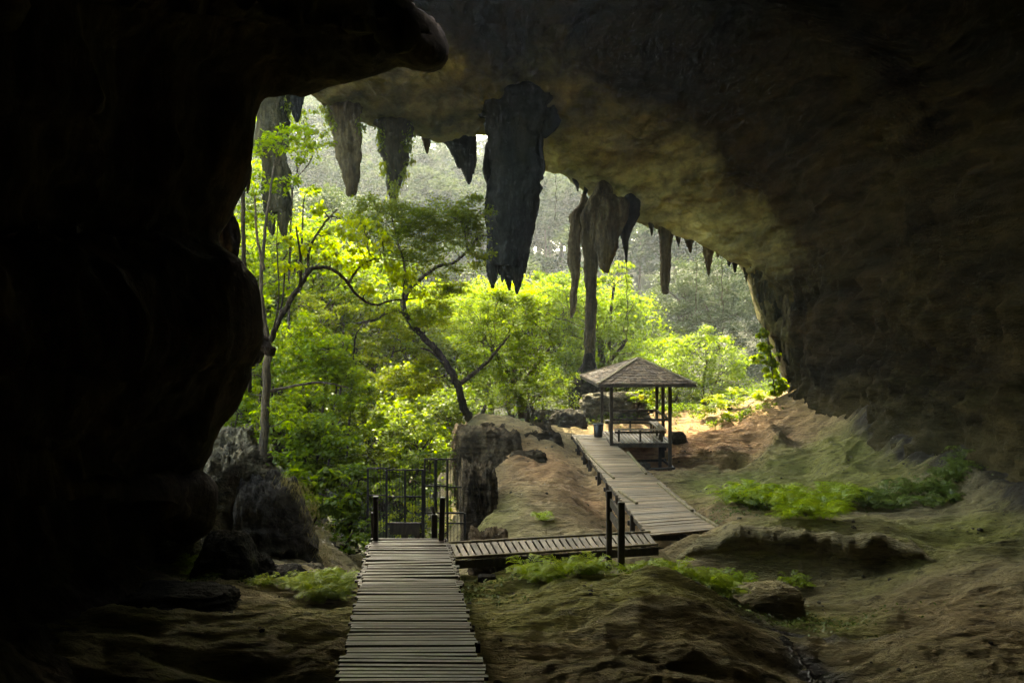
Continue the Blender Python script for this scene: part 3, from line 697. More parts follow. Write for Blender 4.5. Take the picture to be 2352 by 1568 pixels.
GR = 'stalactites hanging along the cave mouth'
def teeth(x0, x1, ytop, ys, d, w, seed):
    r = random.Random(seed); out = []
    n = len(ys)
    for i, y in enumerate(ys):
        x = x0 + (x1 - x0) * (i + 0.5) / n
        out.append([(x, ytop, d, w), (x + r.uniform(-2, 2), ytop + (y - ytop) * 0.55, d, w * 0.8), (x + r.uniform(-3, 3), y - 8, d, w * 0.4), (x + r.uniform(-3, 3), y, d, 0.6)])
    return out
dripstone('stalactite', 'long double-pronged stalactite hanging closest to the dark wall', [
  [(640,195,30,30),(622,250,30,32),(625,310,30,37),(630,400,30,34),(638,460,30,30),(640,490,30,24)],
  [(622,440,30,18),(620,490,30,14),(624,525,30,9),(626,541,30,2)],
  [(650,430,30,16),(650,490,30,15),(652,530,30,9),(653,552,30,2)]], M['drip'], GR, seed=1)
dripstone('stalactite', 'short dark stub beside the double-pronged stalactite, under the overhang', [[(676,195,31,22),(680,235,31,16),(681,262,31,10),(683,281,31,3)],[(664,200,31,20),(662,240,31,10),(664,262,31,3)]], M['drip_dark'], GR, seed=2)
dripstone('stalactite', 'broad brown blunt-tipped stalactite between the double-pronged and the ivy-covered ones', [[(796,235,36,44),(794,275,36,38),(802,330,36,32),(806,380,36,25),(808,420,36,17),(806,446,36,12),(805,452,36,6)]], M['drip_pale'], GR, seed=3)
dripstone('stalactite', 'stalactite overgrown with hanging ivy down to its tip', [[(905,275,38,44),(905,320,38,36),(908,365,38,29),(906,405,38,20),(904,440,38,12),(903,468,38,4)]], M['drip'], GR, seed=4)
dripstone('stalactite', 'small pointed stalactite on the lip, right of the ivy-covered one', [[(976,283,40.5,19),(977,305,40.5,14),(979,330,40.5,8),(981,353,40.5,2)]], M['drip_pale'], GR, seed=5)
dripstone('stalactite', 'slanting dark curtain stalactite just left of the biggest one', [
  [(1020,322,42,10),(1040,330,42,20),(1060,348,42,26)],
  [(1068,318,42,26),(1070,350,42,24),(1072,385,42,16),(1076,408,42,9),(1078,424,42,2)],[(1048,335,42,16),(1052,365,42,10),(1055,388,42,3)],[(1086,310,42,9),(1088,350,42,9),(1086,400,42,3)],[(1062,340,42,14),(1064,380,42,9),(1066,402,42,2)]], M['drip_dark'], GR, seed=6)
dripstone('stalactite', 'huge black stalactite hanging in the middle of the mouth, ragged tip', [
  [(1190,130,38,120),(1188,180,38,100),(1184,225,38,88),(1182,268,38,78),(1183,310,38,64),(1182,380,38,60),(1181,450,38,58),(1177,520,38,53),(1172,570,38,45),(1168,610,38,34)],
  [(1230,180,38.4,50),(1245,240,38.4,40),(1252,290,38.4,26),(1244,318,38.4,10)],
  [(1120,190,38.2,40),(1104,235,38.2,26),(1112,270,38.2,14)],
  [(1212,390,38,28),(1214,450,38,24),(1210,505,38,14),(1206,520,38,5)],
  [(1140,480,38,20),(1134,560,38,17),(1131,620,38,13),(1131,662,38,3)],[(1176,560,38,30),(1186,610,38,20),(1188,650,38,11),(1187,676,38,2)],[(1160,600,38,18),(1166,640,38,9),(1170,667,38,2)],[(1145,560,38,12),(1146,600,38,8),(1148,632,38,2)],[(1226,440,38,12),(1229,480,38,8),(1228,512,38,2)],[(1214,470,38,14),(1219,520,38,9),(1218,556,38,2)],[(1128,440,38,12),(1122,500,38,8),(1123,540,38,2)],[(1205,540,38,14),(1210,580,38,8),(1211,600,38,2)],[(1152,600,38,8),(1154,632,38,5),(1153,648,38,2)],[(1236,330,38,12),(1240,370,38,9),(1238,400,38,2)],
  [(1192,560,38,22),(1200,600,38,13),(1204,628,38,3)],[(1122,352,38,10),(1120,390,38,11),(1121,424,38,3)]], M['drip_dark'], GR, seed=7)
dripstone('stalactite', 'pale fluted stalactite cluster with a thin column under it, left of the eel-shaped one', [
  [(1385,440,44,34),(1366,478,44,32),(1358,530,44,24),(1358,580,44,17),(1357,640,44,14),(1356,720,44,13),(1354,800,44,14),(1352,850,44,17)],
  [(1340,470,44.4,16),(1322,500,44.4,14),(1320,560,44.4,15),(1319,610,44.4,14),(1321,640,44.4,9),(1316,700,44.4,8),(1312,730,44.4,3)],
  [(1400,470,43.6,30),(1395,520,43.6,27),(1390,575,43.6,24),(1388,608,43.6,14),(1392,627,43.6,5)],[(1425,478,43.6,22),(1420,520,43.6,14),(1410,560,43.6,4)]], M['drip_pale'], GR, seed=8)
dripstone('stalactite', 'dark eel-shaped stalactite with a swollen middle and thread-thin tip', [[(1448,470,44,22),(1446,505,44,16),(1440,530,44,14),(1437,555,44,8),(1439,580,44,4),(1438,602,44,1.5)],[(1458,480,44,14),(1456,508,44,7),(1452,525,44,2)]], M['drip_dark'], GR, seed=9)
dripstone('stalactite', 'long straight peg-shaped stalactite hanging above the far shrubs', [[(1530,505,45,19),(1530,540,45,15),(1529,590,45,12),(1528,640,45,11),(1528,668,45,9),(1528,676,45,4)]], M['drip_pale'], GR, seed=10)
for lab, l in [('tiny stalactite tooth next right of the straight peg', [(1584,540,44.5,13),(1584,562,44.5,7),(1586,582,44.5,1)]),
               ('tapering stalactite tooth with a long thin tip, below the bright rock band', [(1626,548,44,17),(1627,585,44,12),(1627,612,44,6),(1628,634,44,1.5)]),
               ('small hooked stalactite tooth right of the thin-tipped tooth', [(1652,556,44,13),(1651,575,44,7),(1648,592,44,1.5)])]:
    dripstone('stalactite', lab, [l], M['drip_pale'], GR, seed=11 + int(l[0][0]))
dripstone('stalactite', 'forked dark tooth, last of the row before the mouth bends down', [[(1682,545,43,18),(1682,575,43,13),(1676,600,43,6),(1674,612,43,1.5)],[(1688,560,43,10),(1688,600,43,7),(1688,626,43,2)]], M['drip_dark'], GR, seed=15)
dripstone('stalactite', 'thin crooked dripstone on the edge above the pale cluster', [[(1350,418,46,9),(1346,436,46,6),(1342,452,46,3),(1343,464,46,1.2)]], M['drip_dark'], GR, seed=16)
dripstone('stalactite', 'little point hanging right of the huge black stalactite', [[(1322,408,46,8),(1326,428,46,4),(1327,440,46,1)]], M['drip_dark'], GR, seed=18)
_jr = random.Random(5)
def jamb(xs, seed):
    r = random.Random(seed); out = []
    for (x, y0, y1, d, w) in xs:
        out.append([(x, y0, d, w * 1.3), (x + r.uniform(-3, 4), y0 + (y1 - y0) * .35, d, w), (x + r.uniform(0, 8), y0 + (y1 - y0) * .7, d - .2, w * .6), (x + r.uniform(3, 10), y1, d - .3, 1.5)])
    return out
dripstone('dripstone_curtain', 'dark ragged dripstone curtain at the right end of the mouth', jamb([(1744, 630, 712, 41.2, 9), (1756, 650, 735, 41, 7), (1766, 660, 775, 40.8, 10), (1778, 690, 800, 40.6, 8), (1786, 710, 830, 40.4, 9), (1750, 640, 690, 41.4, 8)], 4), M['drip'], None, 'dripstone', seed=17)
dripstone('dripstone_curtain', 'pale folded dripstone flowing down the right jamb of the cave mouth', jamb([(1796, 690, 845, 40.3, 7), (1806, 700, 870, 40.0, 8), (1800, 760, 855, 39.9, 6), (1816, 730, 890, 39.7, 8), (1812, 790, 900, 39.6, 6)], 6), M['drip_pale'], None, 'dripstone', seed=19)
# two stubs on the dark wall's edge
dripstone('stalactite', 'thin dark spike on the edge of the near wall', [[(560,360,19,16),(570,400,19,8),(570,430,19,4),(569,444,19,1)]], M['wall'], GR, seed=20)
dripstone('wall_boss', 'rounded rock knob on the near wall under the thin spike', [[(512,470,18,16),(520,520,18,26),(525,555,18,26),(528,585,18,20),(530,605,18,8)]], M['wall'], None, 'rock', seed=21)
dripstone('wall_boss', 'drooping rock nose on the near wall edge beside the straight trunk', [[(560,760,18.5,30),(588,790,18.5,30),(610,800,18.5,22),(622,818,18.5,8)],[(590,790,18.5,24),(586,820,18.5,14),(578,843,18.5,4)]], M['wall'], None, 'rock', seed=22)
for lab, l in [('small brown drip on the bright rim, left of the straight peg-shaped stalactite', [(1495, 500, 45, 9), (1496, 525, 45, 5), (1497, 542, 45, 1)]),
               ('short drip on the bright rim between the straight peg and the tiny tooth', [(1558, 528, 44.8, 8), (1558, 552, 44.8, 4), (1559, 566, 44.8, 1)]),
               ('thin drip on the rim right of the forked dark tooth', [(1712, 590, 42.6, 9), (1713, 622, 42.6, 5), (1714, 648, 42.6, 1)]),
               ('stubby drip low on the rim, last before the ragged curtain', [(1732, 615, 42, 10), (1733, 648, 42, 6), (1731, 672, 42, 1)])]:
    dripstone('stalactite', lab, [l], M['drip'], GR, seed=41 + int(l[0][0]))
# the stalagmite below the column
o = MB(); o.add(*lobe([(1352,835,43.8,16),(1350,860,43.8,26),(1346,890,43.8,32),(1346,930,43.8,36),(1346,985,43.8,44)], 91, flat=0.9))
tag(o.build('stalagmite', M['drip_dark'], smooth=True), 'dark bulbous stalagmite under the thin column behind the shelter', 'stalagmite')

# ================================================================== BOULDERS
def boulder(name, label, c, r, seed, mat, boxy=0.35, rot=0.0, taper=0.0, lean=(0, 0), rough=0.22, sub=70, cat='boulder', group=None):
    """rock standing on c (base centre), half sizes r"""
    u = np.linspace(0, np.pi, sub)[:, None]; v = np.linspace(0, 2 * np.pi, int(sub * 1.6), endpoint=False)[None, :]
    D = np.stack([np.sin(u) * np.cos(v), np.sin(u) * np.sin(v), np.cos(u) * np.ones_like(v)], -1)
    e = 2 + boxy * 8
    D = D / ((np.abs(D) ** e).sum(-1, keepdims=True)) ** (1 / e)
    n1 = fbm(D * 1.2 + seed * 5.7, 4, seed); n2 = fbm(D * 3.0 + seed, 4, seed + 3, ridged=True); n3 = fbm(D * 8 + seed, 4, seed + 4, ridged=True)
    Q = D * (1 + rough * n1 + rough * 0.75 * n2 + rough * 0.3 * n3)[..., None]
    t = (Q[..., 2:3] + 1) / 2
    Q = Q * np.concatenate([1 - taper * t, 1 - taper * t, np.ones_like(t)], -1)
    Q = Q * np.array(r)
    Q[..., 0] += lean[0] * t[..., 0]; Q[..., 1] += lean[1] * t[..., 0]
    Q[..., 2] += r[2] * 0.72
    cr, sr = math.cos(rot), math.sin(rot)
    X = Q[..., 0] * cr - Q[..., 1] * sr; Y = Q[..., 0] * sr + Q[..., 1] * cr
    V = np.stack([X, Y, Q[..., 2]], -1).reshape(-1, 3) + np.array(c)
    o = mk(name, V, grid_faces(*D.shape[:2], True), mat, smooth=True)
    return tag(o, label, cat, group)

B = boulder
B('boulder', 'black pyramid-shaped boulder in the ferns', onground(522, 1330, 14.6, -0.12), (0.66, 0.5, 0.5), 1, M['boulder_dark'], 0.5, 0.1, 0.5, rough=0.14)
B('boulder', 'low black rock leaning on the pyramid-shaped boulder', onground(590, 1335, 14.8, -0.15), (0.46, 0.4, 0.32), 2, M['boulder_dark'], 0.3, 0.3, 0.5)
B('rock_slab', 'flat dark slab lying by the foot of the near wall', onground(420, 1408, 12.9, -0.1), (0.9, 0.5, 0.24), 3, M['boulder_dark'], 0.45, -0.05, 0.2, rough=0.16, cat='slab')
B('boulder', 'big tilted block with a dark face and dry grass on its shoulder', onground(640, 1308, 18, -0.5), (1.0, 0.9, 1.15), 4, M['boulder_dark'], 0.6, 0.25, 0.42, (-0.25, 0.1), rough=0.2)
B('boulder', 'pale broken rock stack between the near wall and the tilted block', onground(535, 1310, 18.4, -0.3), (0.75, 0.7, 1.1), 5, M['boulder'], 0.4, 0.5, 0.25, rough=0.3)
B('boulder', 'grey jagged rock on top of the left slope beside the straight trunk', onground(535, 1080, 22, -0.3), (0.62, 0.6, 0.62), 6, M['boulder'], 0.5, 0.2, 0.3, rough=0.3)
B('boulder', 'grey rock wedged under the jagged rock on the left slope', onground(500, 1120, 20, -0.3), (0.5, 0.5, 0.52), 7, M['boulder'], 0.5, 0.9, 0.2, rough=0.3)
B('boulder', 'brown rock at the foot of the straight trunk', onground(590, 1085, 22, -0.2), (0.42, 0.4, 0.3), 8, M['ledge'], 0.4, 0.1, 0.2, rough=0.3)
B('boulder', 'rubble rock seen under the overhang of the near wall', onground(385, 1240, 18.5, -0.2), (0.9, 0.6, 0.55), 40, M['boulder'], 0.4, 0.2, 0.2, rough=0.3)
B('boulder', 'low ledge of mossy stone at the edge of the left fern patch', onground(400, 1275, 15.8, -0.2), (0.55, 0.4, 0.3), 9, M['boulder'], 0.4, 0.2, 0.2, rough=0.25)
B('stone', 'small pale stone lying by the left fern patch', onground(715, 1312, 16.5, -0.05), (0.26, 0.2, 0.1), 10, M['boulder'], 0.3, 0.4, 0.2, cat='stone')
B('stone', 'dark flat stone in front of the left fern patch', onground(640, 1335, 15.2, -0.1), (0.5, 0.3, 0.18), 11, M['boulder_dark'], 0.3, 0.1, 0.2, cat='stone')
# ledge block left of the walkway
B('rock_outcrop', 'massive dark block with a flat top, carrying the leaning tree', P(1115, 1120, 30.5) + np.array([0, 0, -3.2]), (1.25, 2.3, 3.15), 12, M['ledge'], 0.85, 0.12, 0.05, rough=0.1, sub=110, cat='rock')
B('rock_outcrop', 'flat brown rock shelf between the flat-topped block and the far walkway', P(1212, 1110, 31.4) + np.array([0, 0, -3.2]), (1.35, 1.5, 3.05), 25, M['ledge'], 0.8, 0.1, 0.08, rough=0.1, sub=100, cat='rock')
B('rock_outcrop', 'dark upright rock face beside the iron gate', P(1098, 1200, 23.5) + np.array([0, 0, -2.2]), (0.55, 1.9, 2.15), 13, M['ledge'], 0.6, 0.1, 0.15, rough=0.2, sub=100, cat='rock')
B('rock_outcrop', 'rounded dark lump at the front of the flat-topped block', P(1150, 1080, 27.6) + np.array([0, 0, -0.9]), (0.75, 0.8, 0.75), 14, M['ledge'], 0.4, 0.1, 0.1, rough=0.25, cat='rock')
B('rock_outcrop', 'low brown hump at the top of the orange earth slope', P(1215, 1056, 27.4) + np.array([0, 0, -0.55]), (0.6, 0.5, 0.45), 15, M['ledge'], 0.3, 0.1, 0.1, rough=0.25, cat='rock')
B('rock_outcrop', 'thick dark foot of rock under the slatted bridge', P(1125, 1310, 16.9) + np.array([0, 0, -0.9]), (0.42, 0.8, 0.9), 16, M['ledge'], 0.6, 0.1, 0.1, rough=0.2, cat='rock')
B('boulder', 'dark boulder behind the head of the far walkway', onground(1312, 995, 35.5, -0.2), (0.62, 0.5, 0.5), 17, M['boulder_dark'], 0.3, 0.1, 0.2)
B('boulder', 'black rock in the shade left of the bucket', onground(1300, 960, 37.5, -0.2), (0.8, 0.6, 0.62), 18, M['boulder_dark'], 0.3, 0.5, 0.2)
B('boulder', 'wide flat mossy rock behind the shelter', onground(1410, 960, 40, -0.3), (1.7, 1.2, 0.75), 19, M['boulder'], 0.4, 0.1, 0.2)
B('boulder', 'rounded grey rock in the shrubs left of the stalagmite', onground(1270, 945, 40.5, -0.2), (1.0, 0.8, 0.8), 20, M['boulder_dark'], 0.3, 0.7, 0.2)
B('boulder', 'dark rock leaning on the front right post of the shelter', onground(1556, 1000, 33.5, -0.1), (0.36, 0.3, 0.34), 21, M['boulder'], 0.4, 0.3, 0.3)
B('boulder', 'rounded mossy boulder rising out of the right fern patch', onground(1765, 1360, 14.6, -0.25), (0.62, 0.45, 0.44), 22, M['ground'], 0.2, 0.1, 0.1, rough=0.12)
B('rock_ledge', 'dark rock added as shade in the hollow under the lower end of the far walkway', P(1560, 1268, 18.7) + np.array([0, 0.12, -0.65]), (0.75, 0.6, 0.36), 54, M['undercut'], 0.5, 0.1, 0.12, rough=0.16, cat='rock')  # rock put in to stand for the black void below the deck
xs_ = np.linspace(3.7, 8.7, 240); yc_ = YC(xs_); top_ = H(np.c_[xs_, yc_ + 0.32])
u_ = sstep(3.7, 4.4, xs_) * (1 - sstep(7.6, 8.7, xs_))
rows_ = []
for dy, dz in ((0.75, -0.14), (0.45, -0.03), (0.22, 0.03), (0.02, 0.045), (-0.12, 0.0), (-0.17, -0.09), (-0.13, -0.2), (-0.02, -0.36), (0.02, -0.6), (-0.05, -0.85), (-0.3, -1.15)):
    zt_ = np.where(dy > 0.1, H(np.c_[xs_, yc_ + dy]) + (0.02 * u_ if dy < 0.4 else -0.06), top_ + dz * (0.35 + 0.65 * u_) - (1 - u_) * 0.2)
    rows_.append(np.c_[xs_, yc_ + dy + 0.10 * fbm(np.c_[xs_ * 1.7, np.full(240, dz * 3), xs_ * 0], 3, 71), zt_])
Gl = np.stack([resample(r, 44) for r in np.stack(rows_, 1)])
nl_ = grid_normals(Gl); cen_ = sstep(10, 16, np.arange(44))[None, :, None]
Gl = Gl + np.array([0, -1, 0.2]) * cen_ * (0.10 * fbm(Gl * [1.6, 2, 3], 4, 72) + 0.08 * fbm(Gl * [2.5, 2, 1.2], 4, 73, ridged=True))[..., None]
tag(mk('rock_ledge', Gl.reshape(-1, 3), grid_faces(240, 44), M['ground'], smooth=True), 'long undercut ledge of mossy earth-coloured rock above the gully', 'rock')
B('stone', 'block-shaped stone at the edge of the far walkway', onground(1478, 1060, 29.5, -0.05), (0.24, 0.2, 0.2), 23, M['boulder_dark'], 0.5, 0.3, 0.2, cat='stone')
B('stone', 'little dark block lying in front of the slatted bridge foot', onground(1118, 1338, 14.8, -0.03), (0.16, 0.1, 0.07), 24, M['boulder_dark'], 0.8, 0.1, 0.0, rough=0.06, cat='stone')
# ---- the seep running to the camera in the gully
sp = spline(np.array([ray_ground(x, y) for x, y in ((1800, 1470), (1815, 1495), (1838, 1520), (1858, 1545), (1885, 1575), (1905, 1600))]), 60)
wv = []
for i, q in enumerate(sp):
    w = 0.05 + 0.035 * math.sin(i * 0.7) + 0.02 * math.sin(i * 2.1)
    for sx in (-1, 0, 1):
        x, y = q[0] + sx * w, q[1]
        wv.append((x, y, H([[x, y]])[0] + (0.03 if sx == 0 else 0.006)))
tag(mk('water', np.array(wv), grid_faces(60, 3), M['water'], smooth=True), kind='structure')
# ================================================================== BOARDWALKS
R = random.Random(11)
# ---- the near boardwalk, going down from the camera
bw = thing('boardwalk', 'broad grey plank boardwalk leading down to the iron gate', 'boardwalk', (-0.4, 3.4, -3.1))
def bwc(y): return np.array([-0.985 - 0.132 * (y - 7.8), y, -3.36 - 0.0771 * (y - 7.8)])
mb = MB(); y = 3.2; HW = 0.75
while y < 12.2:
    c = bwc(y); dx = R.uniform(-0.012, 0.012); t = R.uniform(-0.02, 0.02)
    w = R.uniform(0.038, 0.046); zj = R.uniform(-0.008, 0.009); L_ = HW + R.uniform(-0.035, 0.03)
    mb.box(c + [dx, 0, zj - 0.018], (L_, t * L_, R.uniform(-0.004, 0.004)), (-t * w, w, -0.077 * w), (0, 0.0014, 0.018))
    y += 0.112 + R.choice((-0.004, 0.0, 0.0, 0.003, 0.014)) + R.uniform(-0.003, 0.004)
while y < 16.15:
    # stair part: wider open gaps, planks on the two side stringers
    c = bwc(y); w = R.uniform(0.05, 0.075); t = R.uniform(-0.02, 0.02); L_ = HW + R.uniform(-0.05, 0.03)
    mb.box(c + [R.uniform(-.02, .02), 0, -0.02 + R.uniform(-0.012, 0.014)], (L_, t * L_, R.uniform(-0.012, 0.012)), (0, w, -0.06 * w), (0, 0.001, 0.02))
    if R.random() < 0.3:
        mb.box(c + [0, 0.09, -0.03], (L_ * 0.98, -t * L_, 0), (0, 0.028, 0), (0, 0, 0.016)); y += 0.05
    y += 2 * w + R.uniform(0.05, 0.13)
mb.build('deck', M['board'], bw)
mb = MB()
# packed short boards over the stringers at the stair part
for sx in (-1, 1):
    yy = 12.3
    while yy < 16.1:
        c = bwc(yy) + [sx * R.uniform(0.655, 0.70), 0, -0.065 + R.uniform(-0.008, 0.008)]
        mb.box(c, (R.uniform(0.10, 0.17), 0, 0), (0, 0.026, 0), (0, 0, 0.02)); yy += R.uniform(0.062, 0.085)
tag(mb.build('side_boards', M['board'], bw), kind='stuff')
for sx in (-0.66, 0.66):
    mb = MB(); mb.beam(bwc(3.2) + [sx, 0, -0.14], bwc(16.1) + [sx, 0, -0.16], 0.09, 0.14); mb.build('stringer', M['beam'], bw)
for yy, ex in ((5.2, 0.08), (7.55, 0.1), (9.9, 0.12), (12.4, 0.06), (14.4, 0.05)):
    mb = MB(); c = bwc(yy) + [0, 0, -0.27]
    mb.beam(c + [-HW - 0.03, 0, 0], c + [HW + ex, 0, 0], 0.11, 0.12); mb.build('cross_beam', M['beam'], bw)
    for sx in (-0.68, 0.74):
        mb = MB(); mb.beam(c + [sx, 0.1, 0.2 if sx > 0 else 0.05], c + [sx, 0.1, -1.9], 0.10, 0.11); mb.build('support_post', M['beam'], bw)
mb = MB()
mb.beam(bwc(16.1) + [-0.75, 0.02, -0.03], bwc(16.1) + [0.75, 0.02, -0.03], 0.05, 0.09); mb.build('end_board', M['board'], bw)
# stair posts at its lower end
for (x0, y0, x1, y1, d, w) in ((863, 1246, 863, 1141, 15.95, 0.095), (857, 1250, 857, 1178, 17.0, 0.085), (1010, 1246, 1017, 1143, 15.95, 0.105), (997, 1250, 998, 1182, 17.0, 0.12)):
    mb = MB(); a = P(x0, y0, d); a[2] -= 0.9; mb.beam(a, P(x1, y1, d), w, w); mb.build('stair_post', M['beam'], bw)
    mb = MB(); q = P(x1, y1, d); mb.box(q + [0, 0, 0.008], (w * .5, 0, 0), (0, w * .5, 0), (0, 0, 0.01)); mb.build('post_cap', M['rim'], bw)
mb = MB(); mb.beam(P(993, 1166, 16.4), P(1000, 1184, 17.6), 0.06, 0.07); mb.beam(P(1000, 1180, 17.1), P(1002, 1240, 19.0), 0.07, 0.08); mb.build('handrail', M['beam'], bw)
mb = MB()
for k in range(9):   # steps going on down to the gate
    q = bwc(16.35 + 0.3 * k) + [0, 0, -0.16 * (k + 1)]
    mb.box(q, (0.68, 0, 0), (0, 0.12, 0), (0, 0, 0.02))
mb.build('stair_treads', M['board'], bw)

# ---- slatted bridge across
sb = thing('slatted_bridge', 'narrow level bridge of pale spaced slats between the boardwalk and the far walkway', 'bridge', (0.8, 15.9, -4.05))
aF, bF = P(1030, 1250, 15.95), P(1490, 1224, 16.85); aN, bN = P(1043, 1284, 14.85), P(1508, 1253, 15.8)
aF[2] = aN[2] = -4.06; bF[2] = bN[2] = -4.05
mb = MB(); n = 30
for i in range(n):
    t = (i + 0.5) / n; p0 = aF + (bF - aF) * t; p1 = aN + (bN - aN) * t
    # the slats lie askew
    p1 = p1 + (bN - aN) / n * 0.25
    d = p1 - p0; L_ = np.linalg.norm(d); d /= L_; s = np.cross(d, [0, 0, 1])
    c = (p0 + p1) / 2 + [0, 0, R.uniform(-0.004, 0.004)]
    mb.box(c, d * (L_ / 2 - 0.03), s * R.uniform(0.046, 0.052), (0, R.uniform(-.001, .001), 0.013))
mb.build('deck', M['board_mid'], sb)
for a, b in ((aF, bF), (aN, bN)):
    mb = MB(); mb.beam(a + [-.05, 0, 0.03], b + [0.03, 0, 0.03], 0.05, 0.04); mb.build('edge_rail', M['kerb'], sb)
    mb = MB(); mb.beam(a + [-.05, 0, -0.1], b + [0.03, 0, -0.1], 0.07, 0.15); mb.build('side_beam', M['beam'], sb)
mb = MB()
for i in range(26):
    t = (i + R.uniform(0.2, 0.8)) / 26; c = aN + (bN - aN) * t
    mb.box(c + [0, -0.045, -0.015], (R.uniform(0.012, 0.05), 0, 0), (0, 0.012, 0), (0, 0, R.uniform(0.008, 0.02)))
tag(mb.build('nailed_blocks', M['kerb'], sb), kind='stuff')
for (px, d, w, yb) in ((1236, 15.9, 0.07, 1336), (1251, 15.3, 0.085, 1338)):
    mb = MB(); q = P(px, 1280, d); mb.beam((q[0], d, -4.18), (q[0], d, H([[q[0], d]])[0] - 0.2), w, w); mb.build('support_post', M['beam'], sb)
mb = MB(); q = P(1251, 1280, 15.25); mb.box((q[0] + 0.02, 15.23, -4.28), (0.1, 0, 0), (0, 0.05, 0), (0, 0, 0.09)); mb.build('post_block', M['beam'], sb)
# tall double post with two boards, at the joint of bridge and walkway
fr = thing('post_frame', 'dark frame of two tall posts joined by two boards, beside the slatted bridge', 'post frame', P(1412, 1320, 15))
pA, pB = P(1399, 1126, 15.45), P(1427, 1152, 14.55)
for q, w in ((pA, 0.105), (pB, 0.12)):
    mb = MB(); mb.beam((q[0], q[1], q[2]), (q[0], q[1], H([[q[0], q[1]]])[0] - 0.3), w, w); mb.build('post', M['beam'], fr)
for dz in (-0.22, -0.47):
    mb = MB(); mb.beam(pA + [0.03, 0, dz], pB + [-0.03, 0, dz], 0.05, 0.15); mb.build('cross_board', M['beam'], fr)
mb = MB(); q = pB + [0.1, 0.05, -1.55]; mb.beam(q, q + [0.28, 0.3, -0.45], 0.07, 0.07); mb.build('brace', M['beam'], fr)

# ---- far walkway up to the shelter
fw = thing('far_walkway', 'long tan plank walkway rising from the slatted bridge to the shelter', 'walkway', (4, 18.5, -4.4))
def dz_(y): return -4.44 + (y - 18.3) * 0.045
def lx(y): return 3.14 - 0.0507 * (y - 18.3)
def rx(y): return 4.86 - 0.080 * (y - 18.8)
def deckpt(px, py, dz=0.0):
    k = (CY - py) / F; yy = (-4.44 - 18.3 * 0.045 - 0) / (k - 0.045)
    q = P(px, py, yy); q[2] = dz_(yy) + dz; return q
mb = MB(); y = 18.35
while y < 32.5:
    sk = 0.5 * max(0, 1 - (y - 18.3) / 9)                  # the lower end is cut askew
    a = np.array([lx(y) + R.uniform(-0.03, 0.02), y, dz_(y)]); b = np.array([rx(y + sk) + R.uniform(-0.02, 0.03), y + sk, dz_(y + sk)])
    d = b - a; L_ = np.linalg.norm(d); d /= L_; w = 0.062 + R.uniform(-0.003, 0.003)
    s = np.cross([0, 0, 1], d); s[2] = 0.045
    mb.box((a + b) / 2 + [0, 0, -0.018 + R.uniform(-0.006, 0.006)], d * L_ / 2, s * w, (0, -0.0008, 0.018))
    y += 0.137 + R.uniform(-0.003, 0.006)
mb.build('deck', M['board_warm'], fw)
for fx in (lambda y: lx(y) + 0.08, lambda y: (lx(y) + rx(y)) / 2, lambda y: rx(y) - 0.1):
    mb = MB(); mb.beam((fx(18.4), 18.5, dz_(18.4) - 0.13), (fx(32.4), 32.4, dz_(32.4) - 0.13), 0.08, 0.17); mb.build('stringer', M['beam'], fw)
for a, b in (((1325, 1008), (1341, 1032)), ((1341, 1033), (1373, 1066)), ((1373, 1066), (1410, 1100)), ((1422, 1130), (1463, 1158)), ((1442, 1040), (1484, 1090)), ((1512, 1112), (1590, 1175)), ((1598, 1181), (1650, 1213))):
    mb = MB(); mb.beam(deckpt(*a, 0.035), deckpt(*b, 0.035), 0.075, 0.06); mb.build('kerb_rail', M['kerb'], fw)
for yy in (19.0, 20.3, 22.4, 24.0, 25.6, 27.6, 28.9, 30.6, 32.4):
    for fx, o_ in ((lx, 0.03), (rx, -0.05)):
        x = fx(yy) + o_; g = H([[x, yy]])[0]
        mb = MB(); mb.beam((x, yy, dz_(yy) - 0.05), (x, yy, min(g, dz_(yy) - 0.3) - 0.3), 0.12, 0.12); mb.build('support_post', M['beam'], fw)
    mb = MB(); mb.beam((lx(yy) - 0.08, yy + 0.1, dz_(yy) - 0.29), (rx(yy) + 0.08, yy + 0.1, dz_(yy) - 0.29), 0.1, 0.12); mb.build('cross_beam', M['beam'], fw)

# ---- the shelter
sh = thing('shelter', 'open wooden shelter with shingled hip roof and benches at the far walkway', 'shelter', (5, 32, -4.9))
FZ = -3.80
pFL, pFR, pBL, pBR = np.array([3.74, 30.0]), np.array([5.95, 30.0]), np.array([3.84, 34.0]), np.array([6.18, 34.0])
mb = MB(); x = 3.78
while x < 6.0:
    s = (x - 3.74) / 2.21
    a = np.array([x, 29.95, FZ]); b = np.array([3.84 + s * 2.34, 34.0, FZ])
    mb.beam(a + [0, 0, -0.015], b + [0, 0, -0.015], 0.105, 0.03); x += 0.138
mb.build('floor', M['board_mid'], sh)
for a, b in ((pFL, pFR), (pBL, pBR), (pFL, pBL), (pFR, pBR)):
    mb = MB(); mb.beam((a[0], a[1] - 0.02, FZ - 0.11), (b[0], b[1] + 0.02, FZ - 0.11), 0.09, 0.15); mb.build('floor_beam', M['beam'], sh)
for q, zb in ((pFL, None), (pFR, None), (pBL, None), (pBR, None), (np.array([6.07, 32.0]), None)):
    g = H([[q[0], q[1]]])[0]
    mb = MB(); mb.beam((q[0], q[1], -1.45), (q[0], q[1], min(g, FZ - 0.2) - 0.3), 0.12, 0.12); mb.build('post', M['beam'], sh)
for (px, d, top) in ((1516, 31.0, -3.6), (1527, 32.6, -3.9)):
    q = P(px, 1000, d); mb = MB(); mb.beam((q[0], d, top), (q[0], d, H([[q[0], d]])[0] - 0.3), 0.11, 0.11); mb.build('floor_post', M['beam'], sh)
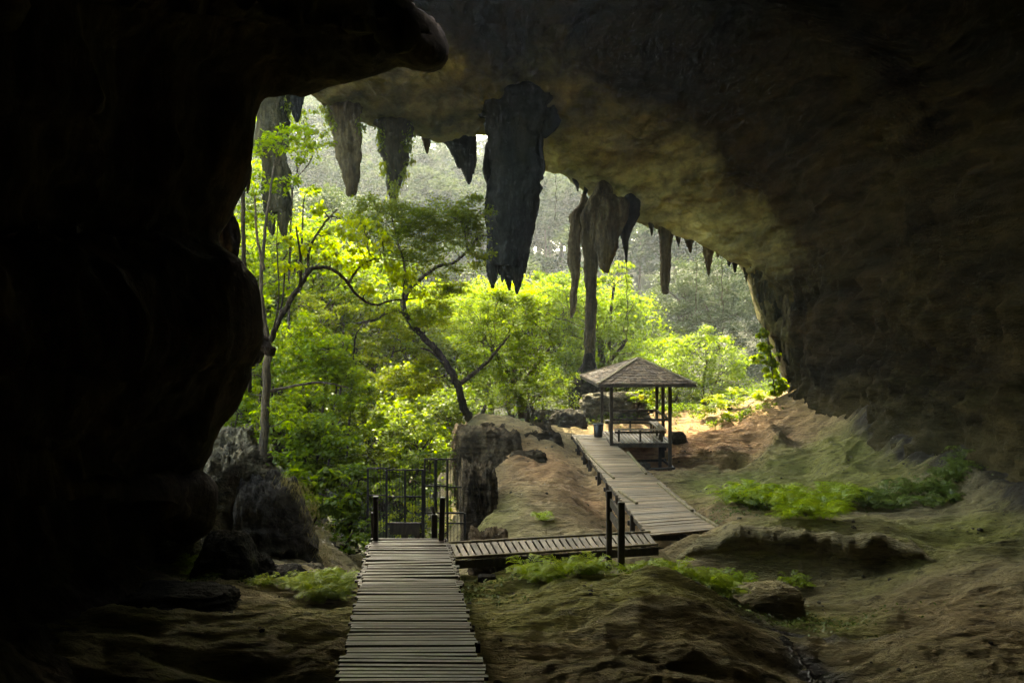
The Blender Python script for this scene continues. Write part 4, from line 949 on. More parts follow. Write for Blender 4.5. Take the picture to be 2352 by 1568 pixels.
for (a, b, d) in ((1452, 1530, 31.2), (1474, 1550, 29.9)):
    py = 1057 if d > 31 else 1076
    mb = MB(); mb.beam(P(a, py + 2, d), P(b, py - 1, d), 0.08, 0.10); mb.build('ground_beam', M['beam'], sh)
q1, q2 = P(1549, 1076, 29.9), P(1524, 1057, 31.2)
mb = MB(); mb.beam(q1, q2, 0.07, 0.09); mb.build('ground_beam', M['beam'], sh)
for a, b in ((pFL, pFR), (pBL, pBR), (pFR, pBR)):
    mb = MB(); mb.beam((*a, -2.95), (*b, -2.95), 0.05, 0.10); mb.build('rail', M['beam'], sh)
    mb = MB(); mb.beam((*a, -1.62), (*b, -1.62), 0.08, 0.13); mb.build('eave_beam', M['beam'], sh)
mb = MB(); mb.beam((*pFL, -1.62), (*pBL, -1.62), 0.08, 0.13); mb.build('eave_beam', M['beam'], sh)
SZ = -3.34
bn = [(np.array([3.9, 30.25]), np.array([5.85, 30.25])), (np.array([3.95, 33.7]), np.array([6.05, 33.7])), (np.array([5.72, 30.5]), np.array([5.92, 33.5]))]
for i, (a, b) in enumerate(bn):
    mb = MB(); u = (b - a) / np.linalg.norm(b - a); nrm = np.array([-u[1], u[0]])
    for k in (-1, 0, 1):
        o_ = nrm * 0.115 * k; mb.beam((*(a + o_), SZ), (*(b + o_), SZ), 0.10, 0.035)
    bo = mb.build('bench_seat', M['board_mid'], sh)
    for t in (0.08, 0.5, 0.92):
        q = a + (b - a) * t; mb = MB(); mb.beam((*q, SZ - 0.02), (*q, FZ), 0.07, 0.07); 
        mb.build('bench_leg', M['beam'], bo)
    mb = MB(); mb.beam((*a, SZ - 0.1), (*b, SZ - 0.1), 0.04, 0.08); mb.build('bench_apron', M['beam'], bo)
# hip roof with shingle courses
apex = np.array([5.09, 32.1, -0.66])
ev = [np.array([3.15, 29.0, -1.555]), np.array([6.70, 29.0, -1.555]), np.array([6.92, 35.4, -1.50]), np.array([3.04, 35.4, -1.50])]
mb = MB()
for i in range(4):
    a, b = ev[i], ev[(i + 1) % 4]
    n_ = np.cross(b - a, apex - a); n_ /= np.linalg.norm(n_)
    if n_[2] < 0: n_ = -n_
    mb.add([a, b, apex, a - n_ * 0.05, b - n_ * 0.05, apex - [0, 0, 0.06]], [(0, 1, 2), (5, 4, 3), (0, 3, 4, 1)])
    rowsn = 11
    for k in range(rowsn):
        t0, t1 = k / rowsn, min(0.985, (k + 1.35) / rowsn)
        l0, r0 = a + (apex - a) * t0, b + (apex - b) * t0
        l1, r1 = a + (apex - a) * t1, b + (apex - b) * t1
        W = np.linalg.norm(r0 - l0); m = max(1, int(W / 0.19)); cuts = [0] + sorted((j + R.uniform(-.25, .25)) / m for j in range(1, m)) + [1]
        for j in range(m):
            s0, s1 = cuts[j] + 0.012 / W, cuts[j + 1] - 0.012 / W
            lo = R.uniform(-0.015, 0.035); lift = R.uniform(0.018, 0.05)
            dn = (l0 - l1) / np.linalg.norm(l0 - l1) * lo
            A_, B_ = l0 + (r0 - l0) * s0 + dn + n_ * lift, l0 + (r0 - l0) * s1 + dn + n_ * (lift + R.uniform(-.01, .01))
            C_, D_ = l1 + (r1 - l1) * s1 + n_ * 0.006, l1 + (r1 - l1) * s0 + n_ * 0.006
            e = n_ * 0.014
            mb.add([A_, B_, C_, D_, A_ - e, B_ - e, C_ - e, D_ - e], [(0, 1, 2, 3), (7, 6, 5, 4), (0, 4, 5, 1), (1, 5, 6, 2), (3, 7, 4, 0)])
rf = mb.build('roof', M['roof'], sh)
for c in ev:
    mb = MB(); mb.beam(c + [0, 0, 0.035], apex + [0, 0, 0.03], 0.13, 0.03); mb.build('hip_ridge', M['kerb'], rf)
mb = MB()
for i in range(4):
    a, b = ev[i], ev[(i + 1) % 4]; mb.beam(a - [0, 0, 0.06], b - [0, 0, 0.06], 0.04, 0.1)
mb.build('eave_board', M['beam'], rf)

# ---- bucket
bc = np.array([3.47, 32.0, dz_(32.0) + 0.004])
bk = thing('bucket', 'black plastic bucket with a grey rim standing at the shelter entrance', 'bucket', bc)
def lathe(prof, c, n=28):
    V = []; 
    for r, z in prof:
        for j in range(n):
            t = 2 * math.pi * j / n; V.append((c[0] + r * math.cos(t), c[1] + r * math.sin(t), c[2] + z))
    return V, [tuple(f) for f in grid_faces(len(prof), n, True)]
mb = MB(); mb.add(*lathe([(0.001, 0), (0.165, 0), (0.172, 0.02), (0.208, 0.5), (0.2, 0.5), (0.165, 0.03), (0.001, 0.03)], bc)); mb.build('body', M['plastic'], bk, True)
mb = MB(); mb.add(*lathe([(0.198, 0.49), (0.222, 0.49), (0.225, 0.525), (0.2, 0.53), (0.198, 0.49)], bc)); mb.build('rim', M['rim'], bk, True)
mb = MB(); mb.tube([bc + [0.215 * math.cos(t), -0.06 - 0.16 * math.sin(t), 0.5 - 0.12 * math.sin(t)] for t in np.linspace(0, math.pi, 14)], 0.006, 6); mb.build('handle', M['metal'], bk)

# ---- iron gate in the valley
gt = thing('iron_gate', 'tall barred iron gate between the shrubs and the rock face', 'gate', P(975, 1300, 20.5))
def gp(cx, cy, d=20.5): return P((1400 + cx / 3.484) / 1.7007, (1750 + cy / 3.484) / 1.7007, d)
GD = 20.5; GV = [(635, 298, 1230, .055), (880, 285, 1300, .075), (903, 150, 885, .04), (1050, 150, 870, .06), (1212, 150, 1420, .05), (383, 300, 1300, .055), (130, 272, 1200, .05), (1450, 880, 1400, .05)]
GHz = [(890, 1330, 150, .045), (380, 890, 295, .04), (900, 1212, 512, .045), (383, 870, 658, .04), (1212, 1410, 530, .04), (880, 1440, 880, .05), (1220, 1460, 1018, .04), (383, 870, 1025, .07), (125, 390, 272, .04), (125, 383, 640, .04), (380, 880, 1290, .05)]
mb = MB()
for x, y0, y1, w in GV: mb.beam(gp(x, y0), gp(x, y1), w, w)
for x0, x1, y, w in GHz: mb.beam(gp(x0, y), gp(x1, y), w * .9, w * .9, (0, 1, 0))
mb.build('frame', M['metal'], gt)
mb = MB()
for x in np.arange(425, 870, 44.5): mb.beam(gp(x, 215), gp(x, 1290), 0.01, 0.01)
for x in np.arange(945, 1205, 41.5): mb.beam(gp(x, 85), gp(x, 885), 0.01, 0.01)
for x in np.arange(1255, 1440, 45.0): mb.beam(gp(x, 75), gp(x, 1390), 0.01, 0.01)
for x in np.arange(170, 380, 44.0): mb.beam(gp(x, 210), gp(x, 1200), 0.01, 0.01)
mb.build('bars', M['metal'], gt)
mb = MB(); c = gp(632, 1092, 20.3); mb.box(c, (0.38, 0, 0), (0, 0.02, 0), (0, 0, 0.15)); c = gp(632, 1185, 20.35); mb.box(c, (0.09, 0, 0), (0, 0.03, 0), (0, 0, 0.14)); mb.build('board', M['beam'], gt)
# ================================================================== FOLIAGE
NR = np.random.default_rng(5)
def leaves(c, size, rng, aspect=0.55, droop=0.35, up=0.7, jit=0.35):
    """(n,3) points -> folded leaf quads"""
    n = len(c)
    a = rng.uniform(0, 2 * np.pi, n)
    t = np.stack([np.cos(a), np.sin(a), -droop + rng.normal(0, 0.35, n)], 1); t /= np.linalg.norm(t, axis=1)[:, None]
    nn = rng.normal(0, 1, (n, 3)) * (1 - up) + np.array([0, 0, up]); 
    nn -= (nn * t).sum(1)[:, None] * t; nn /= np.linalg.norm(nn, axis=1)[:, None] + 1e-9
    s = np.cross(t, nn)
    L_ = (size * rng.uniform(1 - jit, 1 + jit, n))[:, None]
    w = L_ * aspect * 0.5
    f = L_ * rng.uniform(0.02, 0.12, n)[:, None]
    V = np.stack([c, c + t * L_ * 0.42 + s * w + nn * f, c + t * L_, c + t * L_ * 0.42 - s * w + nn * f], 1).reshape(-1, 3)
    return V
def leafmesh(name, pts, size, mat, parent=None, rng=NR, **k):
    V = leaves(pts, size, rng, **k)
    return mk(name, V, np.arange(len(V)).reshape(-1, 4), mat, parent)

def ball(n, rng, shell=0.0):
    v = rng.normal(0, 1, (n, 3)); v /= np.linalg.norm(v, axis=1)[:, None]
    return v * (rng.uniform(shell, 1, n) ** (1 / 3))[:, None]

def limb(a, b, r0, r1, rng, n=9, wob=0.08, sag=0.0):
    a, b = np.asarray(a), np.asarray(b); L_ = np.linalg.norm(b - a)
    t = np.linspace(0, 1, n)[:, None]
    p = a + (b - a) * t
    w = np.cumsum(rng.normal(0, 1, (n, 3)), 0); w -= w[0] + (w[-1] - w[0]) * t
    p = p + w * wob * L_ / math.sqrt(n) + np.array([0, 0, 1]) * (sag * L_ * t * (1 - t) * 4)
    return p, np.linspace(r0, r1, n)

PERX = 3.0
def plant(name, label, cat, trunks, clumps, leaf, size, per, mat, bark, group=None, seed=1, sub_r=0.34, dens=1.0, flat=0.75, aspect=0.55, droop=0.35, shell=0.25, twigs=0.6, lr=0.018, up=0.7):
    """trunks: list of (path rows px,py,d,halfwidth px); clumps: (px,py,d,r px[,n sub])."""
    rng = np.random.default_rng(seed)
    base = P(*trunks[0][0][:3])
    root = thing(name, label, cat, base, group)
    mb = MB(); allp = []
    for tr in trunks:
        tr = np.array(tr, float); S = spline(tr * [1, 1, 6, 1], max(10, 6 * len(tr))); S[:, 2] /= 6
        C = np.stack([P(*s[:3]) for s in S]); r = S[:, 3] / F * S[:, 2]
        C[1:-1] += rng.normal(0, 1, C[1:-1].shape) * r[1:-1, None] * 0.16
        mb.tube(C, r, 9, 0.08, rng); allp.append(C)
    allp = np.vstack(allp)
    pts = []
    for cl in clumps:
        px, py, d, rp = cl[:4]
        c = P(px, py, d); rw = rp / F * d
        # limb from the nearest lower wood
        dist = np.linalg.norm(allp - c, axis=1) + 1.2 * np.maximum(0, allp[:, 2] - c[2])
        j = int(np.argmin(dist))
        p, rr = limb(allp[j], c, lr * 1.6, lr * 0.6, rng, 10, 0.16, 0.06)
        mb.tube(p, rr, 5)
        ns = int((cl[4] if len(cl) > 4 else max(6, 26 * (rp / 60) ** 2)) * dens)
        sc = c + ball(ns, rng, shell) * [rw, rw * 1.05, rw * flat]
        rs = rw * sub_r * rng.uniform(0.6, 1.3, ns)
        for k in range(ns):
            if rng.random() < twigs:
                q, r2 = limb(p[rng.integers(5, 10)], sc[k], lr * 0.5, lr * 0.2, rng, 5, 0.2)
                mb.tube(q, r2, 3)
            m = int(per * PERX * rng.uniform(0.6, 1.4))
            g = rng.normal(0, 0.5, (m, 3)) * [1, 1, 0.55]
            pts.append(sc[k] + g * rs[k])
    mb.build('trunk', bark, root, True)
    leafmesh('crown', np.vstack(pts), size, mat, root, rng, aspect=aspect, droop=droop, up=up)
    return root

LY, LB, LM, LD, LG, LS = (M['leaf_' + k] for k in ('yellow', 'bright', 'mid', 'dark', 'grey', 'shrub'))
# ---- bent tree with yellow-green leaves reaching in from the near wall
plant('bent_tree', 'bent dark tree with drooping yellow-green leaves arching from behind the near wall', 'tree',
  [[(590, 830, 21, 7.5), (618, 785, 21, 7), (645, 730, 21.3, 6.4), (680, 670, 21.6, 5.8), (715, 617, 22, 5.2)],
   [(715, 617, 22, 4.6), (755, 615, 22, 4.2), (790, 640, 22.2, 3.7), (822, 680, 22.4, 3.1), (860, 700, 22.6, 2.6), (900, 690, 22.8, 2), (960, 685, 23, 1.6)],
   [(705, 630, 22, 4), (712, 570, 22, 3), (740, 520, 22, 2.4), (775, 480, 22, 1.5)], [(690, 655, 21.6, 4), (690, 590, 21.6, 2.6), (680, 520, 21.4, 2)],
   [(640, 735, 21.3, 3), (650, 680, 21.4, 2), (655, 600, 21.4, 1.6)], [(800, 650, 22.2, 3), (830, 610, 22.2, 2.2), (870, 595, 22.2, 1.6), (940, 600, 22, 1)],
   [(618, 790, 21, 2), (640, 690, 21, 1.6), (636, 560, 21, 1.2), (640, 480, 21, .8)]],
  [(770, 540, 22, 34), (820, 555, 22, 38), (870, 570, 22, 34), (880, 610, 22.2, 36), (920, 640, 22.4, 34), (955, 660, 22.6, 24), (820, 610, 22.2, 30), (760, 600, 22, 30), (840, 520, 21.6, 30), (790, 500, 22, 26),
   (700, 560, 22, 28), (670, 620, 21.5, 28), (880, 540, 22, 22), (850, 660, 22.4, 24), (730, 480, 22, 26), (650, 560, 21.3, 22)],
  LY, 0.14, 8, LY, M['bark'], seed=3, sub_r=0.5, dens=0.62, aspect=0.62, droop=0.9, lr=0.014, up=0.45)
# ---- straight pale trunk left, with its big leaves
plant('straight_tree', 'straight pale-barked trunk standing on the left slope, loose bright leaves', 'tree',
  [[(603, 1070, 21.8, 10), (608, 960, 21.8, 9.5), (614, 830, 21.8, 9), (612, 780, 22, 7), (600, 660, 22, 4.5), (606, 560, 22.3, 4), (616, 470, 22.5, 3), (630, 380, 23, 2)],
   [(606, 620, 22, 4), (590, 540, 22, 3), (585, 450, 22, 2)], [(614, 900, 21.8, 3.5), (680, 885, 22, 3), (740, 878, 22.3, 2.4), (800, 890, 22.6, 1.5)]],
  [(640, 330, 23, 40), (690, 300, 23.5, 36), (700, 350, 23.5, 34), (600, 420, 23, 40), (590, 500, 23, 40), (660, 420, 23.5, 30), (640, 660, 23, 34), (610, 730, 23, 40),
   (575, 905, 22, 26), (590, 950, 22, 24), (640, 940, 22.2, 30), (700, 900, 22.4, 34), (570, 990, 22.4, 22), (690, 960, 22.4, 34)],
  LB, 0.14, 8, LB, M['bark_pale'], seed=4, dens=0.9, sub_r=0.45, droop=0.6, lr=0.012)
plant('slim_tree', 'slim dark sapling stem rising along the edge of the near wall', 'tree',
  [[(575, 900, 22, 5), (566, 700, 22, 5), (560, 560, 22, 5), (558, 420, 22, 4.5), (572, 300, 22.4, 3)]],
  [(575, 330, 23, 36), (560, 450, 23, 36), (560, 560, 23, 30), (590, 600, 23.5, 34), (600, 660, 23.6, 30)], LB, 0.12, 8, LB, M['bark'], seed=5, dens=0.9, droop=0.6, lr=0.01)
# ---- the leaning tree on the ledge in the centre
plant('leaning_tree', 'dark leaning tree with forked trunk growing from the flat-topped block', 'tree',
  [[(1098, 985, 31.5, 16), (1078, 960, 31.3, 10), (1062, 925, 31.2, 9), (1050, 885, 31, 8.5), (1025, 835, 31, 8), (990, 790, 31, 7.5), (950, 750, 31, 7), (930, 718, 31, 7), (925, 690, 31, 6)],
   [(1050, 885, 31, 6), (1085, 860, 31.2, 5), (1115, 835, 31.4, 4), (1145, 800, 31.6, 3), (1170, 770, 32, 2)],
   [(930, 715, 31, 5), (895, 715, 31, 4), (860, 735, 30.8, 3), (820, 742, 30.6, 2.2), (790, 752, 30.5, 1.4)],
   [(928, 690, 31, 5), (945, 660, 31.2, 4.5), (980, 630, 31.5, 4), (1010, 610, 31.8, 4), (1040, 605, 32, 3.6), (1075, 575, 32.2, 3), (1100, 545, 32.3, 2.5), (1130, 540, 32.4, 1.6)],
   [(1020, 835, 31, 3), (985, 805, 30.6, 2.5), (940, 800, 30.4, 2), (900, 810, 30.2, 1.2)], [(925, 700, 31, 3.5), (930, 620, 31.4, 3), (915, 560, 31.6, 2), (900, 500, 31.8, 1.2)],
   [(1092, 985, 31.4, 9), (1105, 955, 31.4, 6), (1115, 930, 31.6, 3)], [(1075, 575, 32.2, 2.4), (1068, 530, 32.2, 1.8), (1090, 490, 32.3, 1.2)]],
  [(850, 490, 32, 40), (890, 510, 32, 44), (930, 500, 32, 42), (970, 520, 32, 46), (1010, 500, 32.2, 44), (1050, 505, 32.2, 44), (1090, 490, 32.4, 42), (1075, 540, 32.4, 40), (1020, 560, 32, 42), (960, 570, 31.8, 44), (910, 560, 31.6, 40),
   (1100, 590, 32.5, 34), (1050, 640, 32, 36), (1000, 660, 31.8, 36), (960, 620, 31.6, 36), (930, 660, 31.2, 30), (860, 540, 32, 34),
   (960, 720, 31, 34), (910, 770, 30.6, 36), (940, 830, 30.4, 40), (910, 880, 30.4, 34), (960, 880, 30.6, 36), (1000, 720, 31.4, 36), (985, 860, 30.6, 30), (900, 720, 30.8, 28)],
  LD, 0.11, 30, LD, M['bark'], seed=6, dens=1.3, sub_r=0.55, flat=1.0, up=0.45, lr=0.016, twigs=0.5)
plant('spreading_tree', 'dense dark-green tree with spreading crown between the leaning tree and the huge stalactite', 'tree',
  [[(1200, 960, 37, 9), (1190, 900, 37, 8), (1160, 850, 36.5, 7), (1130, 800, 36, 5)], [(1190, 900, 37, 6), (1230, 840, 37, 5), (1270, 790, 37.5, 3)]],
  [(1090, 780, 36, 46), (1130, 760, 36, 50), (1180, 750, 36, 52), (1110, 830, 36, 46), (1160, 820, 36, 52), (1210, 800, 36.4, 50), (1080, 850, 35.6, 40), (1130, 880, 36, 48), (1190, 870, 36, 48), (1240, 850, 37, 46), (1080, 720, 36.5, 40),
   (1140, 700, 37, 44), (1200, 720, 37, 46), (1250, 760, 37, 46), (1250, 900, 37, 40), (1170, 920, 36.5, 40), (1100, 930, 36, 36)],
  M['leaf_deep'], 0.11, 30, LM, M['bark'], seed=7, dens=1.0, sub_r=0.42, lr=0.02)
plant('spreading_tree', 'dense tree behind the stalactite column and the shelter roof', 'tree',
  [[(1390, 960, 47, 9), (1385, 880, 47, 8), (1380, 780, 47, 7)], [(1385, 850, 47, 5), (1440, 780, 47, 4)]],
  [(1290, 700, 47, 48), (1330, 690, 47, 48), (1290, 770, 47, 50), (1340, 760, 47, 50), (1400, 720, 47, 50), (1440, 760, 47, 46), (1390, 800, 47, 48), (1450, 690, 47.5, 30), (1290, 840, 46.6, 48), (1330, 860, 46, 46), (1400, 860, 47, 46), (1460, 810, 47.5, 40), (1270, 650, 47.5, 36), (1450, 870, 47, 40), (1220, 640, 48, 34), (1250, 690, 47.5, 40)],
  M['leaf_deep'], 0.13, 30, LM, M['bark'], seed=8, sub_r=0.42, lr=0.025)
plant('bright_sapling', 'sapling with palm-like bright leaf tips showing right of the stalactite cluster', 'tree',
  [[(1400, 900, 49, 5), (1400, 760, 49, 4), (1410, 660, 49, 3)]], [(1400, 630, 49, 30), (1440, 640, 49, 26), (1380, 650, 49, 26), (1430, 610, 49.2, 22)], LB, 0.22, 12, LB, M['bark'], seed=9, droop=0.7, aspect=0.35)
# ---- bright yellow-green low canopy in the middle
plant('sunlit_tree', 'sunlit yellow-green tree glowing under the ragged tip of the huge stalactite', 'tree',
  [[(1130, 960, 44, 7), (1120, 850, 44, 6), (1110, 760, 44, 5)]],
  [(1050, 690, 44, 50), (1110, 680, 44, 52), (1170, 690, 44, 50), (1080, 740, 44, 50), (1040, 760, 43.6, 46), (1150, 740, 44, 46), (1010, 700, 44, 40), (1220, 690, 44, 36)],
  LB, 0.13, 26, LB, M['bark'], seed=10, sub_r=0.42)
plant('sunlit_tree', 'bright understorey tree behind the forked trunk of the leaning tree', 'tree',
  [[(1230, 1000, 41, 6), (1220, 930, 41, 5), (1200, 880, 41, 4)]],
  [(1110, 900, 41, 44), (1170, 910, 41, 44), (1220, 890, 41, 46), (1270, 900, 41, 46), (1300, 920, 41, 36), (1150, 940, 40, 36), (1250, 940, 40, 36), (1310, 870, 42, 30)],
  LB, 0.12, 20, LB, M['bark'], seed=11, sub_r=0.42)
# ---- left valley shrubs and trees with big leaves
def lshrub(label, clumps, mat, size, seed, dens=1.0, per=14, name='broadleaf_shrub', d0=None, **k):
    d = clumps[0][2]; cx = np.mean([c[0] for c in clumps]); yb = max(c[1] + c[3] for c in clumps)
    q = onground(cx, yb, d, -0.1); pyb = CY - q[2] / d * F
    y1 = np.mean([c[1] for c in clumps])
    plant(name, label, 'shrub' if 'shrub' in name else 'tree', [[(cx, pyb, d, 4), (cx - 6, (pyb + y1) / 2, d, 3.4), (cx + 4, y1, d, 2.4)], [(cx, pyb - 10, d, 3), (cx + 30, y1 + 30, d, 2)]], clumps, None, size, per, mat, M['bark'], seed=seed, dens=dens, **k)
lshrub('bushy light-green shrub just right of the straight trunk, lit from above', [(650, 1000, 24, 46), (700, 980, 24, 50), (750, 1000, 24, 50), (670, 1050, 23.6, 46), (730, 1050, 23.6, 48), (790, 1030, 24, 46), (640, 940, 24.4, 44)], LB, 0.15, 21, droop=0.6, aspect=0.6)
lshrub('large-leaved shrub hanging over the tilted block', [(660, 1100, 21, 40), (700, 1110, 21, 44), (740, 1100, 21, 42), (720, 1160, 20.6, 40), (770, 1150, 20.8, 40), (690, 1150, 20.8, 30)], LB, 0.17, 22, droop=0.6, aspect=0.6)
lshrub('dark understorey shrub in front of the iron gate, left side', [(790, 1100, 22, 44), (830, 1090, 22, 40), (800, 1160, 22, 44), (840, 1160, 22, 36), (790, 1215, 21.5, 38), (740, 1210, 21.5, 34), (830, 1210, 22, 30), (860, 1120, 22.5, 28)], LM, 0.13, 23, droop=0.5)
lshrub('tall bright bush rising between the bent tree and the leaning tree', [(660, 830, 27, 50), (710, 810, 27, 54), (760, 800, 27, 54), (700, 870, 27, 50), (760, 860, 27, 54), (810, 850, 27, 50), (820, 910, 27, 48), (770, 930, 26.6, 50), (840, 970, 27, 44), (650, 760, 27.5, 46), (700, 750, 27.6, 46)], LB, 0.14, 24, name='broadleaf_tree', droop=0.6, aspect=0.6)
lshrub('shaded olive tree with fine leaves behind the tall bright bush', [(730, 740, 30, 44), (780, 760, 30, 46), (820, 800, 30, 44), (840, 740, 30.5, 36), (760, 700, 30.6, 40), (860, 850, 30, 36), (690, 700, 30.6, 40), (800, 700, 31, 38)], LD, 0.1, 25, per=18, name='fine_leaved_tree')
lshrub('pale bush filling the gap behind the iron gate', [(900, 1000, 30, 46), (950, 980, 30, 46), (1000, 1000, 30, 46), (920, 1060, 29, 44), (980, 1060, 29, 44), (1030, 1060, 29, 36), (900, 940, 31, 42), (1010, 940, 31, 40), (950, 1120, 28.5, 44), (1010, 1130, 28.5, 42), (890, 1120, 28.5, 40)], LS, 0.12, 26, per=14)
lshrub('yellowing shrub seen through the bars of the iron gate', [(930, 1180, 25, 36), (970, 1170, 25, 36), (1010, 1190, 25, 36), (1040, 1220, 25, 32), (900, 1210, 25, 34), (950, 1230, 25, 34)], LY, 0.1, 27, per=12)
lshrub('leafy shrub in the shade left of the stair posts', [(780, 1250, 19.5, 26), (820, 1245, 19.5, 28), (750, 1240, 20, 26), (840, 1210, 20, 26)], LM, 0.11, 28, per=12)
lshrub('tall tree with hanging light leaves behind the double-pronged stalactite', [(700, 270, 33, 44), (680, 330, 33, 44), (730, 320, 33, 36), (620, 560, 33, 44), (680, 540, 33, 44), (740, 560, 33, 40), (590, 640, 33, 40), (720, 430, 33, 30), (610, 300, 33, 50), (600, 400, 33, 50)], LB, 0.16, 29, name='broadleaf_tree', per=12, dens=0.7, droop=0.8)
lshrub('green tree behind the straight trunk, low on the left slope', [(580, 860, 28, 46), (600, 930, 28, 46), (590, 1010, 28, 44), (650, 900, 28, 44), (620, 790, 28, 46), (570, 780, 28, 40), (580, 700, 28, 44)], LB, 0.14, 30, name='broadleaf_tree')
# ---- right side
lshrub('big rounded pale-green bush with layered leaf sprays right of the shelter roof', [(1560, 830, 46, 52), (1600, 790, 46, 48), (1650, 800, 46, 52), (1600, 850, 45.6, 50), (1660, 850, 45.6, 50), (1700, 840, 46, 40), (1550, 880, 45, 44), (1620, 895, 45, 44), (1690, 880, 45.4, 36), (1570, 790, 46.4, 30), (1620, 760, 46.4, 26)], LS, 0.17, 31, per=22, sub_r=0.4, flat=0.6, aspect=0.4)
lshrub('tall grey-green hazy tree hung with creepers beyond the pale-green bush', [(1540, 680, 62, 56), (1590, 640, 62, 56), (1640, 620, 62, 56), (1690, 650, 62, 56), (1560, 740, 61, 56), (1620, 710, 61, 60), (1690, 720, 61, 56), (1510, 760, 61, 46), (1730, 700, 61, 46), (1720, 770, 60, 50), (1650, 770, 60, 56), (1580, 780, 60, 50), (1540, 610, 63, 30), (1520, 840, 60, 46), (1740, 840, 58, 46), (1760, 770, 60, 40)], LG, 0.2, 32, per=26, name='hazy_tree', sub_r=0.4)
lshrub('feathery bright-green bush on the orange earth beside the right jamb', [(1640, 920, 39.5, 30), (1680, 910, 39.5, 34), (1720, 905, 39, 30), (1750, 905, 39, 22), (1620, 945, 39, 24), (1660, 950, 38.6, 28)], M['fern'], 0.19, 33, per=22, name='feathery_shrub', aspect=0.25, flat=0.6, droop=0.2)
lshrub('dark bush in the shade under the pale-green bush', [(1580, 930, 44, 34), (1560, 900, 44, 36), (1620, 925, 44, 30), (1520, 900, 44.5, 34), (1480, 900, 44.5, 34)], LD, 0.14, 34, per=18)
lshrub('small bush with sunlit tips seen through the shelter', [(1460, 910, 39, 22), (1480, 925, 39, 22), (1440, 925, 39, 18), (1500, 905, 39.4, 18)], LB, 0.12, 35, per=14)
plant('hanging_creeper', 'bright creeper with large drooping leaves hanging down the right jamb', 'creeper', [[(1756, 740, 39.6, 2), (1768, 800, 39.4, 2), (1775, 860, 39, 2), (1780, 905, 38.6, 2)]],
  [(1750, 760, 39.4, 14), (1758, 790, 39.4, 16), (1764, 815, 39.2, 20), (1772, 840, 39, 20), (1776, 865, 39, 20), (1780, 890, 38.8, 18), (1740, 820, 39.4, 12), (1795, 885, 38.6, 12)], LY, 0.2, 9, LB, M['bark'], seed=36, droop=1.2, aspect=0.55, lr=0.01, dens=1.4, up=0.3)
# yellow flower head behind the shelter rail
fl = thing('flower', 'single yellow flower showing between the shelter posts', 'flower', P(1473, 912, 38.6))
mb = MB()
for k in range(9):
    a = k * 0.7; q = P(1473, 912, 38.6); t = np.array([math.cos(a) * .16, -0.03, math.sin(a) * .16]); s = np.array([-math.sin(a) * .05, 0, math.cos(a) * .05])
    mb.add([q, q + t * .5 + s, q + t, q + t * .5 - s], [(0, 1, 2, 3)])
mb.build('petals', M['flower'], fl)
mb = MB(); q = P(1473, 912, 38.6); mb.tube([q, q + [0.02, 0.05, -0.3], (q[0], q[1] + 0.1, H([[q[0], q[1]]])[0])], 0.012, 5); mb.build('stem', M['bark'], fl)
# ivy on the stalactites
def ivy(label, spots, size, mat, seed):
    rng = np.random.default_rng(seed); pts = []
    for px, py, d, rx_, ry_, n in spots:
        c = P(px, py, d); pts.append(c + rng.normal(0, 0.5, (n, 3)) * [rx_ / F * d, 0.35, ry_ / F * d])
    o = leafmesh('hanging_ivy', np.vstack(pts), size, mat, None, rng, droop=1.3, up=0.2); tag(o, label, 'ivy', 'ivy on the stalactites')
ivy('ivy hanging over the tapered stalactite down to its tip', [(876, 315, 37.6, 12, 34, 160), (938, 330, 37.6, 12, 34, 150), (882, 385, 37.6, 10, 24, 90), (930, 395, 37.6, 10, 22, 90), (905, 430, 37.5, 15, 22, 160), (904, 465, 37.5, 9, 18, 90), (945, 370, 37.6, 9, 10, 40)], 0.16, LD, 51)
ivy('dark ivy on both shoulders of the broad brown stalactite', [(752, 262, 35.6, 10, 26, 140), (768, 285, 35.6, 8, 16, 60), (828, 290, 35.6, 10, 16, 80), (740, 245, 35.6, 8, 10, 40)], 0.15, LD, 52)
ivy('sparse dark ivy between the double-pronged stalactite and its stub', [(660, 250, 30, 8, 26, 90), (655, 300, 30, 8, 16, 40), (672, 520, 30, 8, 34, 30)], 0.12, LD, 53)
# hanging roots and bare twigs
mb = None
for lab, path in [('thread-thin root hanging from the eel-shaped stalactite', [(1438, 602, 44), (1440, 680, 44), (1442, 760, 44)]),
                  ('thin vine hanging beside the thin-tipped stalactite tooth', [(1598, 560, 44.5), (1600, 640, 44.5), (1597, 720, 44.5)]),
                  ('thin vine hanging in front of the grey-green hazy tree, by the hooked tooth', [(1660, 575, 44), (1658, 650, 44), (1661, 720, 44)]),
                  ('long thin vine hanging in the gap right of the huge stalactite', [(1276, 395, 46), (1277, 450, 46), (1274, 505, 46)]),
                  ('hair-like roots on the side of the straight peg-shaped stalactite', [(1512, 520, 45), (1516, 560, 45), (1522, 600, 45)])]:
    mb = MB(); S = spline(np.array(path, float), 24); mb.tube([P(*s) + [0.03 * math.sin(i), 0, 0] for i, s in enumerate(S)], 0.018, 4)
    tag(mb.build('hanging_vine', M['bark']), lab, 'vine', 'vines hanging in the mouth')

